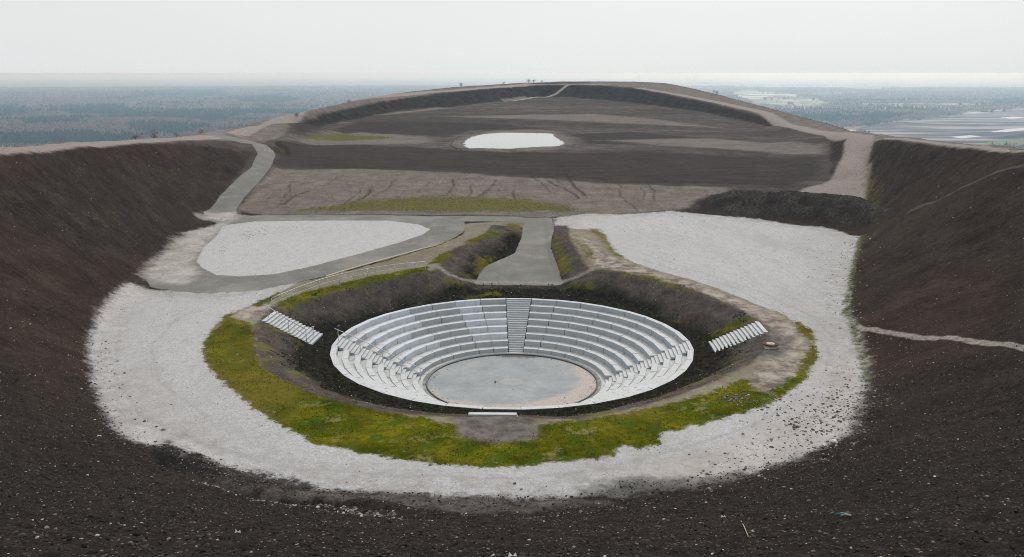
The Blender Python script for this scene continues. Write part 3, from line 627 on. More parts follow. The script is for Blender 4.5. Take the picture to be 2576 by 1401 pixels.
# ------------------------------------------------------------------ concrete
def concrete(name, lo, hi, side_shade=0., rnd=.0, dirty=.60):
    s = NT(name); P = s.pos(); n = s.noise(P, 1.2, 6, .7); f = s.noise(P, 18, 4, .7)
    c = s.mix(s.map(n, .3, .7), lo, hi); c = s.mix(s.map(f, .55, .75, 0, .18), c, (.15,.14,.13))
    if rnd:
        rn = s.n.new('ShaderNodeObjectInfo').outputs['Random']
        c = s.mix(s.map(rn, .62, .66, 0, .5), c, (.52,.60,.68)); c = s.mix(s.map(s.math('FRACT', s.math('MULTIPLY', rn, 7.3)), 0, 1, 0, .16), c, (.2,.21,.21))
    dirt = s.map(s.noise(P, .9, 7, .78), dirty, dirty+.07, 0, .75); c = s.mix(s.map(s.noise(s.scale(P, (1,1,.25)), 4, 5, .75), .45, .7, 0, .3), c, (.27,.27,.26))
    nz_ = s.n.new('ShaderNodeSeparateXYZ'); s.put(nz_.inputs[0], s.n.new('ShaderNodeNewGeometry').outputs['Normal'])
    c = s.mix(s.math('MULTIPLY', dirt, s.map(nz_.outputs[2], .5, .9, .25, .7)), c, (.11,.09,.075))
    c = s.mix(s.map(nz_.outputs[2], .3, .8, side_shade, 0), c, (.36,.41,.45))  # painted shade: upright faces of blocks and steps coloured darker and bluer than tops
    return s.done(c, s.bump(f, .2, .02), .8)
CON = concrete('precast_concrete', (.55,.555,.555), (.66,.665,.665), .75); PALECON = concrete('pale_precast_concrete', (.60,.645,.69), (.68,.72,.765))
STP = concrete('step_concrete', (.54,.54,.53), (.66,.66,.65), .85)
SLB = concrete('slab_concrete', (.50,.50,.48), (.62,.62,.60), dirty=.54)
ROT = R_(-2.6)
R0, RUN, RISE, NROW = 8.25, .975, .45, 8
def pol(r_, deg, z): a = R_(deg)-ROT; return (AC[0]+r_*math.sin(a), AC[1]+r_*math.cos(a), z)
def lpol(r_, deg, z): a = R_(deg); return (r_*math.sin(a), r_*math.cos(a), z)
GAP = .05
blockmesh, slabmesh = {}, {}
for i in range(NROW):
    ri = R0+i*RUN; w = .50; z0, z1 = i*RISE-.35, (i+1)*RISE
    def chord(r1, r2, ha, za, zb, g):
        m = MB(); e1, e2 = math.degrees(g/r1), math.degrees(g/r2)
        m.hexa([lpol(r1,-ha+e1,za),lpol(r1,ha-e1,za),lpol(r2,ha-e2,za),lpol(r2,-ha+e2,za)][::-1], [lpol(r1,-ha+e1,zb),lpol(r1,ha-e1,zb),lpol(r2,ha-e2,zb),lpol(r2,-ha+e2,zb)][::-1]); return m
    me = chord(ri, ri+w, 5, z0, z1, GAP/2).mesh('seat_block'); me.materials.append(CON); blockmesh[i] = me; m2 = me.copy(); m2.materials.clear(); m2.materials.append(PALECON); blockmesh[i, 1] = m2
qn = {0:('back right','rear right terrace of seats between the middle stair and the stair without rail'),1:('front right','front right terrace of seats curving towards the long low slab'),
      2:('front left','front left terrace of seats beside the handrail stair, nearer the camera'),3:('back left','rear left terrace of seats with pale bluish blocks behind the handrail stair')}
for qd in range(4):
    t = link('seating_terrace', None, loc=(AC[0], AC[1], 0)); tag(t, 'grey concrete '+qn[qd][1], 'seating', 'curved seating terraces of the arena')
    for i in range(NROW):
        ri = R0+i*RUN; m = MB()
        if i < NROW-1:
            for k in range(8):
                c = qd*90+10+k*10; a0, a1 = c-5, c+5
                rr1, rr2 = ri+.5, ri+RUN-.01; zt = (i+1)*RISE-.05-random.random()*.02
                P4 = lambda r_, a_, z: tuple(x-y for x, y in zip(pol(r_, a_, z), (AC[0], AC[1], 0)))
                m.hexa([P4(rr1,a0+.05,zt-.3),P4(rr1,a1-.05,zt-.3),P4(rr2,a1-.05,zt-.3),P4(rr2,a0+.05,zt-.3)][::-1], [P4(rr1,a0+.05,zt),P4(rr1,a1-.05,zt),P4(rr2,a1-.05,zt),P4(rr2,a0+.05,zt)][::-1])
            row = link('seat_row', m.mesh('seat_row'), SLB, t)
        else:
            row = link('seat_row', None, None, t)
        for k in range(8):
            c = qd*90+10+k*10
            pl_ = qd == 3 and 2 <= i and (k == 6 or (k == 7 and i <= 5) or k in (1, 2, 3) and not (i == 4 and k == 3))
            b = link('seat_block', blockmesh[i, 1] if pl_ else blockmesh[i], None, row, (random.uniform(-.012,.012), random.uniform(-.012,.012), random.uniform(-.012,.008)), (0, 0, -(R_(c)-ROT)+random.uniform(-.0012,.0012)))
for qd, lb in enumerate(['narrow concrete stair in the middle of the rear seats','concrete stair without handrail through the seats on the right','short concrete stair at the near edge of the stage, by the long low slab','concrete stair with metal handrail through the seats on the left']):
    t = link('arena_stair', None, loc=(AC[0], AC[1], 0)); tag(t, lb, 'stairs', 'stairs dividing the seating terraces')
    for k in range(24):
        r1 = R0+.0+k*.305; r2 = r1+.335; z = (k+1)*.15
        m = MB(); g = .05
        m.hexa(*[[tuple(x-y for x, y in zip(pol(r_, a_*(5-math.degrees(g/r_))+qd*90, zz), (AC[0], AC[1], 0))) for r_, a_ in ((r2,-1),(r2,1),(r1,1),(r1,-1))] for zz in (z-.19, z)])
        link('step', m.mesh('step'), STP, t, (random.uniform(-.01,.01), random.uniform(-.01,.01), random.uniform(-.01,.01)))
# stage
def stage_mat():
    s = NT('stage_paving'); P = s.pos(); n = s.noise(P, .35, 6, .65); f = s.noise(P, 6, 5, .7)
    c = s.mix(s.map(n, .35, .65), (.25,.275,.29), (.36,.37,.375)); c = s.mix(s.map(f, .5, .8, 0, .35), c, (.45,.44,.43)); c = s.mix(s.map(s.noise(P, 2.2, 7, .8), .5, .68, 0, .45), c, (.20,.205,.205)); c = s.mix(s.map(s.noise(P, .9, 6, .8), .58, .66, 0, .4), c, (.44,.41,.38))
    sep = s.n.new('ShaderNodeSeparateXYZ'); s.put(sep.inputs[0], P)
    dx = s.math('SUBTRACT', sep.outputs[0], -1.0); dy = s.math('SUBTRACT', sep.outputs[1], AC[1]+1.5)
    rd = s.math('POWER', s.math('ADD', s.math('MULTIPLY', dx, dx), s.math('MULTIPLY', dy, dy)), .5)
    rd = s.math('ADD', rd, s.math('MULTIPLY', s.math('SUBTRACT', s.noise(P, .6, 5, .6), .5), 2.0))
    sand = s.mix(s.map(f, .35, .65), (.36,.30,.26), (.52,.465,.42))
    c = s.mix(s.map(rd, 6.7, 7.3), c, sand)
    r2 = s.math('POWER', s.math('ADD', s.math('MULTIPLY', sep.outputs[0], sep.outputs[0]), s.math('POWER', s.math('SUBTRACT', sep.outputs[1], AC[1]), 2)), .5)
    c = s.mix(s.math('MULTIPLY', s.map(r2, .98, 1.0, 1, 0), .38), c, (.43,.41,.385))
    c = s.mix(s.map(s.math('ADD', r2, s.math('MULTIPLY', s.noise(P, 1.6, 6, .7), 1.2)), 8.05, 8.2, 0, .75), c, (.09,.07,.06))
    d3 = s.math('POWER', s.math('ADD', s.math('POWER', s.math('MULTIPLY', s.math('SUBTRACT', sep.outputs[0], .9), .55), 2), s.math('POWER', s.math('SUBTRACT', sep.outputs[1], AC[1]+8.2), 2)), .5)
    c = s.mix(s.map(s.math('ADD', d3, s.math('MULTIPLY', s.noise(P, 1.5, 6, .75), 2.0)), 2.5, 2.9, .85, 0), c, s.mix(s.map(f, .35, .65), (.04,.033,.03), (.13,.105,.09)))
    return s.done(c, s.bump(f, .15, .02), .7)
m = MB(); m.lathe([(.001,.0),(1.0,.0),(4.,.0),(7.42,.0),(7.42,-.25)], 96)
t = link('stage', m.mesh('stage'), stage_mat(), loc=(AC[0], AC[1], .02)); tag(t, 'round flat grey stage floor with sand drifted on its right side', 'stage')
for p in t.data.polygons: p.use_smooth = False
m = MB(); m.lathe([(7.43,-.1),(7.43,.10),(7.50,.12),(7.56,.12),(7.56,-.1)], 96)
t2 = link('kerb_ring', m.mesh('kerb_ring'), simple('dark_steel', (.05,.065,.075), (.09,.11,.125), 4, .5, .05), loc=(AC[0], AC[1], .02)); tag(t2, 'dark steel kerb ring round the stage floor', 'kerb')
m = MB(); m.lathe([(7.57,-.2),(7.57,.04),(7.86,.05),(7.86,-.2)], 96)
link('gutter', m.mesh('gutter'), simple('gutter_mossy', (.12,.13,.09), (.36,.37,.36), 1.5, .8, .1), t2)
m = MB()
for k in range(36):
    a0, a1 = k*10-4.93, k*10+4.93
    P4 = lambda r_, a_, z: tuple(x-y for x, y in zip(pol(r_, a_, z), (AC[0], AC[1], 0)))
    m.hexa([P4(7.87,a0,-.2),P4(7.87,a1,-.2),P4(8.23,a1,-.2),P4(8.23,a0,-.2)][::-1], [P4(7.87,a0,.045),P4(7.87,a1,.045),P4(8.23,a1,.045),P4(8.23,a0,.045)][::-1])
link('edge_slab', m.mesh('edge_slab'), SLB, t2)

# embankment stairs
def bank_stair(A, B, wdir, width, n, z0, z1, label):
    A = Vector((*A, 0)); B = Vector((*B, 0)); d = (B-A); L_ = d.length; d.normalize(); w = Vector((*wdir, 0)).normalized()
    t = link('bank_stair', None, loc=(A.x, A.y, z0)); tag(t, label, 'stairs', 'stairs down the earth bank')
    run = L_/(n-1)
    for k in range(n):
        z = (z1-z0)*k/(n-1); c = d*run*k; h = w*(width/2)
        m = MB(); f = d*(run/2+.03)
        b = [c-f-h, c-f+h, c+f+h, c+f-h]
        if (b[1]-b[0]).cross(b[2]-b[1]).z < 0: b = b[::-1]
        m.hexa([(p.x, p.y, z-.17) for p in b], [(p.x, p.y, z) for p in b])
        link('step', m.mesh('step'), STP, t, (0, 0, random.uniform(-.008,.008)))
    return A, d, run
GALV = simple('galvanised_steel', (.42,.45,.47), (.56,.59,.61), 6, .45, 0)
GALV.node_tree.nodes['Principled BSDF'].inputs['Metallic'].default_value = .25
bank_stair((-20.95,72.95), (-17.15,73.1), (.09,1), 3.1, 14, 6.02, 3.95, 'pale concrete stair with metal handrail down the left earth bank')
bank_stair((20.65,69.6), (17.1,70.75), (.03,1), 3.1, 14, 6.05, 3.95, 'pale concrete stair without handrail down the right earth bank')
bank_stair((-1.2,50.45), (-.95,54.3), (1,-.02), 2.95, 14, 6.13, 3.95, 'concrete stair down the near earth bank, only its long top step showing')
# handrails
def rail(name, feet, label, hgt=1.0, ext=(.35,.35), mid=True, top=None):
    feet = [Vector(f) for f in feet]; t = link(name, None, loc=feet[0]); o = feet[0]
    tag(t, label, 'handrail', 'galvanised handrails')
    for f in feet:
        m = MB(); m.tube([f-o-Vector((0,0,.15)), f-o+Vector((0,0,hgt))], .028); link('post', m.mesh('post', True), GALV, t)
    a = (feet[1]-feet[0]).normalized(); b = (feet[-1]-feet[-2]).normalized()
    U = Vector((0,0,hgt))
    line = [feet[0]-a*ext[0]]+feet+[feet[-1]+b*ext[1]] if ext[0] else feet
    m = MB(); m.tube([p-o+U for p in line], .036); link('top_rail', m.mesh('top_rail', True), GALV, t)
    if mid:
        m = MB(); m.tube([p-o+U*.52 for p in feet], .02); link('middle_rail', m.mesh('middle_rail', True), GALV, t)
rail('handrail', [PZ(675,799,6.02), PZ(727,833,5.25), PZ(771,857,4.62), (-17.3,73.2,4.0)], 'sloping handrail on the left earth bank stair')
rail('handrail', [(-15.25,73.55,3.6),(-13.35,73.5,2.75),(-11.4,73.4,1.8),(-9.75,73.3,.95),(-8.1,73.25,.2)], 'sloping handrail down the left seat stair to the stage')
feet = []
for x, y in [(685,779),(705,769),(728,760),(748,751),(775,741),(805,730),(838,720),(854,716),(889,708),(925,701),(954,696),(992,690),(1031,686),(1071,682)]:
    p = PZ(x, y, 6.05); z = float(Zg(p[0], p[1])[0]); p = PZ(x, y, min(z, 6.3) if z > 5.5 else 5.8); feet.append(p)
rail('handrail', feet, 'long curved railing along the crest of the left bank', 1.05, (0, 0))
# pale plank edging beside the road
m = MB(); pts = [PZ(820,695,6.1),PZ(870,680,6.1),(PZ(940,660,6.1)),PZ(1010,640,6.12),PZ(1060,626,6.15),PZ(1088,621,6.15)]
m.tube([(p[0],p[1],float(Zg(p[0],p[1])[0])+.05) for p in pts], .09, 6)
t = link('edging_plank', m.mesh('edging_plank'), simple('pale_wood', (.52,.43,.33), (.68,.60,.5), 3)); tag(t, 'long thin pale plank edging beside the curved asphalt road', 'edging')
# rusty well cover on the right bank
p = gp(1938, 873)
CONW = simple('well_concrete', (.36,.34,.30), (.5,.47,.42), 3)
RUST = simple('rust', (.06,.028,.02), (.15,.065,.04), 5)
m = MB(); m.lathe([(.52,-.5),(.5,.10),(.36,.10),(.36,-.3)], 28); t = link('well_shaft', m.mesh('well_shaft', True), CONW, loc=(p.x, p.y, p.z+.1)); tag(t, 'round concrete well shaft with rusty iron lid on the right bank', 'manhole')
m = MB(); m.lathe([(.50,.10),(.60,.11),(.60,.19),(.36,.20),(.34,.15),(.001,.16)], 28); link('lid_frame', m.mesh('lid_frame'), RUST, t)
m = MB(); m.lathe([(.33,.165),(.33,.19),(.001,.2)], 28); link('lid', m.mesh('lid'), CONW, t)
m = MB(); m.hexa([(-.75,-.8,-.5),(-.2,-.75,-.5),(-.1,-.2,-.5),(-.5,-.3,-.5)], [(-.6,-.45,-.12),(-.25,-.5,-.05),(-.12,-.35,.05),(-.4,-.33,.02)]); link('apron_slab', m.mesh('apron_slab'), CONW, t)
# a broken hole with a rag in one seat block
m = MB(); m.lathe([(.001,.0),(.13,.01),(.17,.0),(.19,-.02)], 14)
a = 36.5; pp = PZ(1545,783,3.35)
t = link('scorched_hole', m.mesh('scorched_hole'), simple('scorch', (.01,.01,.01), (.03,.025,.02), 4), loc=(pp[0], pp[1]-.0, 3.32), rot=(R_(80), 0, R_(-34))); tag(t, 'round scorched black hole in a seat block of the top row', 'hole')

# ------------------------------------------------------------------ rocks, clods, tufts
def ico(sub=1):
    import bmesh
    bm = bmesh.new(); bmesh.ops.create_icosphere(bm, subdivisions=sub, radius=1); v = np.array([tuple(x.co) for x in bm.verts]); f = np.array([[q_.index for q_ in p_.verts] for p_ in bm.faces]); bm.free(); return v, f
IV, IF = ico(1)
def rockmesh(name, seed, flat=.6):
    v, f = ico(2); r_ = np.random.default_rng(seed); v = v.copy()
    for k in range(9):
        n = r_.normal(size=3); n /= np.linalg.norm(n); d = r_.uniform(.55,.85); h = v@n; v -= np.outer(np.maximum(h-d, 0), n)
    v *= np.array((1, r_.uniform(.6,.9), flat*r_.uniform(.7,1.1))); return mesh_np(name, v, f, False)
ROCKC = {'pale':simple('stone_pale',(.38,.34,.30),(.55,.51,.47),3,rnd=.35),'brown':simple('stone_brown',(.16,.11,.085),(.27,.20,.16),3,rnd=.4),'dark':simple('stone_dark',(.05,.045,.042),(.12,.11,.10),3,rnd=.3),'white':simple('stone_white',(.6,.6,.58),(.75,.74,.72),3)}
def scatter(name, x, y, size, mat, label, cat, squash=.55, sink=.3, rr=None, chunk=None):
    x = np.asarray(x); y = np.asarray(y); z = Zg(x, y); n = len(x); V0, F0 = (IV, IF) if rr is None else rr
    k = len(V0); a = rng.uniform(0, 6.28, n); c, s_ = np.cos(a), np.sin(a)
    jit = 1+rng.uniform(-.3, .3, (n, k)); sx = size*rng.uniform(.7, 1.3, n); sy = size*rng.uniform(.6, 1.1, n); sz = size*squash*rng.uniform(.6, 1.3, n)
    lx = V0[None,:,0]*jit*sx[:,None]; ly = V0[None,:,1]*jit*sy[:,None]; lz = V0[None,:,2]*jit*sz[:,None]
    vx = lx*c[:,None]-ly*s_[:,None]+x[:,None]; vy = lx*s_[:,None]+ly*c[:,None]+y[:,None]; vz = lz+(z+sz*sink)[:,None]
    v = np.stack([vx, vy, vz], -1).reshape(-1, 3); f = (F0[None]+(np.arange(n)*k)[:,None,None]).reshape(-1, F0.shape[1])
    rv = np.repeat(rng.random(n), k)
    o = link(name, mesh_np(name, v, f, False, {'rv': rv}), mat); tag(o, label, cat, kind='stuff'); return o
def rvmat(name, cols, rough=.9):
    s = NT(name); rv = s.attr('rv'); r = s.n.new('ShaderNodeValToRGB'); s.put(r.inputs[0], rv); cr_ = r.color_ramp
    while len(cr_.elements) < len(cols): cr_.elements.new(.5)
    for i, (p_, c_) in enumerate(cols): cr_.elements[i].position = p_; cr_.elements[i].color = (*c_, 1)
    return s.done(r.outputs[0], None, rough)
def sector(n, r0, r1, half=34, pw=1.):                 # random points in front of the camera
    u = rng.random(n)**pw; r_ = np.sqrt(r0*r0+(r1*r1-r0*r0)*u); a = np.radians(rng.uniform(-half, half, n)); return r_*np.sin(a), r_*np.cos(a)
PEB = rvmat('pebbles', [(0,(.06,.05,.045)),(.4,(.14,.115,.10)),(.72,(.20,.16,.13)),(.9,(.32,.28,.25)),(1,(.6,.57,.53))])
CLD = rvmat('clods', [(0,(.012,.01,.0095)),(.6,(.03,.025,.0225)),(1,(.065,.054,.048))])
def soil_only(x, y, keep=0.0):
    g = np.maximum.reduce([zone('gravel', x, y), zone('isle', x, y), zone('road', x, y), zone('drop', x, y), 22.5-np.hypot(x-AC[0], y-AC[1])]); return g < keep
x, y = sector(26000, 8, 60, 34, 1.6); m_ = soil_only(x, y); x, y = x[m_], y[m_]
scatter('earth_clods', x, y, .012+.045*rng.random(len(x))**3+.0005*np.hypot(x, y), CLD, 'dark lumps of shale strewn over the slopes', 'clods')
x, y = sector(7000, 8, 75, 34, 1.3); m_ = soil_only(x, y); x, y = x[m_], y[m_]
scatter('loose_stones', x, y, .012+.04*rng.random(len(x))**4+.0003*np.hypot(x, y), PEB, 'small pale and brown stones strewn over the dark slopes', 'stones')
# rubble lines: groove, gravel edges
def along(line, n, wid):
    P = np.array(line); sl = np.hypot(*(P[1:]-P[:-1]).T); cs = np.concatenate([[0], np.cumsum(sl)]); t = rng.uniform(0, cs[-1], n)
    return np.interp(t, cs, P[:,0])+rng.normal(0, wid, n), np.interp(t, cs, P[:,1])+rng.normal(0, wid, n)
xs, ys, ss = [], [], []
for ln, n, w, sz in [(W((500,1218),(560,1238),(660,1268),(800,1290),(1000,1306)), 420, .35, .06), (W((230,860),(250,980),(310,1095),(400,1150)), 300, .8, .055), (W((2180,930),(2160,1010),(2100,1100),(1950,1170),(1800,1215)), 900, 1.6, .06),
                     (W((2170,600),(2140,720),(2150,850)), 300, 1.0, .07), (W((1000,1300),(1300,1302),(1600,1262)), 350, 1.2, .05), (W((1980,1060),(2080,1020),(2100,1080)), 300, 1.6, .07),(W((1830,1010),(1870,1000)),200,.5,.06),(W((455,1160),(560,1195),(700,1225)),260,.6,.05)]:
    a, b = along(ln, n, w); xs.append(a); ys.append(b); ss.append(sz*(.4+rng.random(n)**2*1.3))
scatter('edge_rubble', np.concatenate(xs), np.concatenate(ys), np.concatenate(ss), PEB, 'rubble gathered along the foot of the slopes', 'rubble')
x, y = sector(9000, 38, 125, 31); g = np.maximum(zone('gravel', x, y), zone('drop', x, y)) > .2; g &= zone('isle', x, y) < 0; g &= zone('road', x, y) < 0
x, y = x[g][:2600], y[g][:2600]; scatter('gravel_stones', x, y, .02+.05*rng.random(len(x))**4, rvmat('gravel_stone', [(0,(.12,.10,.09)),(.3,(.25,.22,.2)),(.5,(.5,.48,.47)),(1,(.66,.65,.65))]), 'loose stones lying on the white gravel', 'stones')
a = rng.uniform(0, 6.28, 3200); r_ = 16.2+(rcrest(np.sin(a), np.cos(a))-16.2)*rng.random(3200)**.8; x, y = AC[0]+r_*np.sin(a), AC[1]+r_*np.cos(a); m_ = (zone('road', x, y) < -.3)
scatter('bank_stones', x[m_], y[m_], .015+.06*rng.random(m_.sum())**4, PEB, 'small stones strewn over the earth banks round the seats', 'stones')
# stage litter
a = rng.uniform(0, 6.28, 260); r_ = 7.3-np.abs(rng.normal(0, .35, 260)); x, y = AC[0]+r_*np.sin(a), AC[1]+r_*np.cos(a)
zz = Zg
_z = Zg; Zg = lambda x, y: np.full(len(x), .03)
scatter('stage_debris', np.concatenate([x, rng.uniform(-5,5,60)]), np.concatenate([y, AC[1]+rng.uniform(-5,5,60)]), .018+.035*rng.random(320)**2, PEB, 'crumbs of stone and dirt on the round stage', 'debris')
Zg = _z
# moss and turf tufts
TV = np.array([(-1,0,0),(1,0,0),(.2,.2,1.),(0,-1,0),(0,1,0),(-.2,.1,.8)]); TF = np.array([(0,1,2),(3,4,5)])
def tufts(name, x, y, sz, mat, label, cat): return scatter(name, x, y, sz, mat, label, cat, .9, 0., (TV, TF))
x, y = sector(150000, 40, 108, 31); mo = zone('moss', x, y); nn = fbm(x*1.3, y*1.3, 8, 4); k_ = (mo+nn*1.6 > .0)&((vn(x*.5, y*.5, 77) > .3)|(mo > 3)); x, y = x[k_][:42000], y[k_][:42000]
tufts('moss_tufts', x, y, .02+.035*rng.random(len(x)), rvmat('moss_tuft', [(0,(.08,.09,.006)),(.4,(.15,.145,.008)),(.75,(.21,.19,.012)),(1,(.12,.17,.008))]), 'yellow green tufts of moss round the arena hollow', 'moss')
a = rng.uniform(0, 6.28, 9000); r_ = rng.uniform(15.9, 20.5, 9000); x = AC[0]+r_*np.sin(a); y = AC[1]+r_*np.cos(a); k_ = vn(x*.7, y*.7, 15)*.6+vn(x*2.2, y*2.2, 16)*.4 > .62; x, y = x[k_], y[k_]
tufts('weeds', x, y, .05+.07*rng.random(len(x)), rvmat('weed', [(0,(.03,.05,.01)),(.6,(.06,.10,.015)),(1,(.13,.15,.03))]), 'low green weeds in the black soil behind the seats', 'weeds')
wx_, wy_ = np.zeros(0), np.zeros(0)
for (cx_, cy_, n_w, sx_, sy_) in ((615,592,26,14,5),(650,584,22,16,4),(735,572,14,30,3),(560,620,14,3,14),(262,790,20,12,14),(300,765,10,12,10),(2000,600,16,60,12),(2060,640,20,30,30),(2090,720,26,14,50),(1720,548,50,40,8),(2120,1010,20,30,50),(1940,1180,26,60,14),(1650,1110,12,20,20)):
    for _k in range(n_w):
        q0 = march(cx_+random.gauss(0, sx_), cy_+random.gauss(0, sy_)); c_w = random.randint(1, 5); wx_ = np.concatenate([wx_, q0[0]+rng.normal(0,.12,c_w)]); wy_ = np.concatenate([wy_, q0[1]+rng.normal(0,.12,c_w)])
tufts('gravel_weeds', wx_, wy_, .025+.035*rng.random(len(wx_)), rvmat('gravel_weed', [(0,(.10,.11,.03)),(.6,(.17,.19,.05)),(1,(.24,.22,.09))]), 'sparse low weeds scattered over the pale gravel', 'weeds')
gx, gy = [], []
for p_ in ZN['green']:
    P = np.array(p_); n = 1500; a_ = rng.uniform(P[:,0].min(), P[:,0].max(), n); b_ = rng.uniform(P[:,1].min(), P[:,1].max(), n); k_ = (polysd(a_, b_, p_)+fbm(a_*.5, b_*.5, 3)*6 > .3); gx.append(a_[k_]); gy.append(b_[k_])
tufts('grass_tufts', np.concatenate(gx), np.concatenate(gy), .045+.06*rng.random(sum(map(len, gx))), rvmat('grass_tuft', [(0,(.09,.09,.02)),(.5,(.15,.145,.03)),(1,(.22,.19,.05))]), 'thin dry grass on the slopes beyond the arena', 'grass')

# individual rocks
RM = {}
for i in range(6):
    for c_ in ROCKC:
        me = rockmesh('rock', 40+i); me.materials.append(ROCKC[c_]); RM[c_, i] = me
def rock(px, py, wpx, c_, label=None, group=None, flat=None):
    p = gp(px, py); dist = math.hypot(p.x, p.y, ); depth = p.y*cp+(HC-p.z)*sp; sz = wpx/F*depth/2
    o = link('rock', RM[c_, random.randrange(6)], None, None, (p.x, p.y, p.z+sz*.22), (random.uniform(-.2,.2), random.uniform(-.2,.2), random.uniform(0,6.28))); o.scale = (sz, sz, sz*(flat or 1))
    tag(o, label, 'rock', group); return o
for a in [(246,1374,26,'pale','large pale flat rock low on the left foreground slope'),(940,1362,24,'dark','dark angular rock below the middle of the gravel edge'),(568,1296,16,'brown','brownish rock below the groove on the left slope'),(893,1290,15,'brown','brown block at the far end of the rubble groove'),
          (1240,1376,14,'pale','pale upright rock at the bottom edge left of centre'),(1247,1392,14,'pale','small pale rock at the very bottom of the picture'),(1985,1395,22,'pale','pale rounded rock on the bottom edge right of centre'),(1617,1255,10,'brown','small brown stone under the right gravel edge'),
          (1998,1077,15,'brown','dark brown lump alone on the right gravel strip'),(1848,1195,12,'brown','brown lump among the rubble of the right gravel'),(1780,1193,12,'brown','small brown stone on the lower right gravel'),(1295,1220,11,'brown','brown stone on the gravel before the grey patch'),
          (1312,1232,12,'pale','pale brown stone at the near gravel edge'),(1246,962,9,'brown','red brown stone lying left of the ring on the stage'),(2100,1110,24,'white','broken white concrete slab at the right edge of the gravel'),(2075,1118,16,'white','smaller white concrete fragment by the right slope'),
          (1990,1068,10,'dark','dark stone on the right gravel'),(1940,1108,12,'pale','pale oval stone in the rubble on the right'),(2190,1120,9,'white','white chip on the right slope just above the gravel'),(96,1185,8,'brown','small brown stone far left on the slope'),
          (537,1227,12,'dark','dark stone next to the groove on the left'),(411,1083,16,'pale','pale layered stone at the foot of the left slope'),(1700,900,9,'dark','dark chip on the moat soil right of the seats'),(1655,1321,14,'brown','flat brown stone on the right foreground slope'),(2035,1263,14,'brown','brown rock on the right slope above the stones')]:
    if a[0] == 1246:
        P0 = PZ(1246,962,.03); o = link('rock', RM['brown',1], None, None, (P0[0], P0[1], .10), (0,0,1)); o.scale = (.13,.12,.16); tag(o, a[4], 'rock'); continue
    rock(*a)
zonesr = [((0,560,1180,1400),'pale or brown stone half sunk in the left foreground shale','stones on the left foreground slope',42),((560,1300,1310,1400),'stone half sunk in the shale of the lower middle slope','stones on the lower middle slope',48),
          ((1300,2000,1290,1400),'stone half sunk in the shale right of the picture centre','stones on the lower right slope',55),((2000,2576,1080,1400),'stone half sunk in the shale of the right foreground','stones on the right foreground slope',45),
          ((0,225,700,1180),'stone lying on the dark slope left of the gravel','stones on the left slope',26),((1850,2120,1050,1150),'stone of the rubble strewn on the right gravel','rubble blocks on the right gravel',40)]
for (x0, x1, y0, y1), lb, g, n in zonesr:
    for i in range(n):
        w = random.choice([4,5,5,6,6,7,8,9,12])*(1.0 if y0 > 1100 else .75)
        rock(random.uniform(x0, x1), random.uniform(y0, y1), w, random.choice(['pale','brown','dark','pale','dark','brown','white'] if random.random() < .35 else ['brown','dark','pale']), lb, g)
# litter
m = MB(); m.tube([(0,0,.02),(.35,0,.03)], .035, 8); 
p = gp(2103,1307); t = link('bottle', m.mesh('bottle', True), simple('green_glass',(.02,.12,.14),(.03,.18,.2),2,.2,0), loc=p+Vector((0,0,.02)), rot=(0,0,.2)); tag(t, 'teal bottle lying on the right foreground slope', 'bottle')
m = MB(); m.tube([(.30,0,.03),(.42,0,.03)], .016, 8); link('neck', m.mesh('neck', True), t.data.materials[0], t)
def stick(a, b, r_, lb):
    A, B = gp(*a), gp(*b); m = MB(); m.tube([(0,0,.04), tuple((B-A)*.5+Vector((0,0,.07))), tuple(B-A+Vector((0,0,.04)))], r_, 6)
    tag(link('stick', m.mesh('stick', True), simple('dry_wood',(.35,.28,.18),(.5,.4,.28)), loc=A), lb, 'stick')
stick((1864,1315),(1882,1350), .014, 'thin dry stick lying upright on the right foreground slope'); stick((2116,1308),(2138,1310), .03, 'short pale stick lying beside the bottle')
for (px, py, w, lb) in [(250,1097,.12,'white torn scrap of paper on the left slope'),(600,1359,.07,'crumpled white scrap near the bottom left'),(1290,1384,.09,'white plastic scrap at the bottom centre'),(1820,1298,.08,'small white scrap among stones on the right slope')]:
    p = gp(px, py); m = MB(); m.v = [(-w,-w*.3,.03),(0,-w*.5,.07),(w,0,.03),(w*.6,w*.5,.09),(0,w*.2,.03),(-w*.8,w*.5,.10),(-w,-w*.3,.02),(0,-w*.5,.06),(w,0,.02),(w*.6,w*.5,.08),(0,w*.2,.02),(-w*.8,w*.5,.09)]; m.f = [(0,1,4,5),(1,2,3,4),(11,10,7,6),(10,9,8,7)]
    tag(link('paper_scrap', m.mesh('paper_scrap'), ROCKC['white'], loc=p), lb, 'litter')

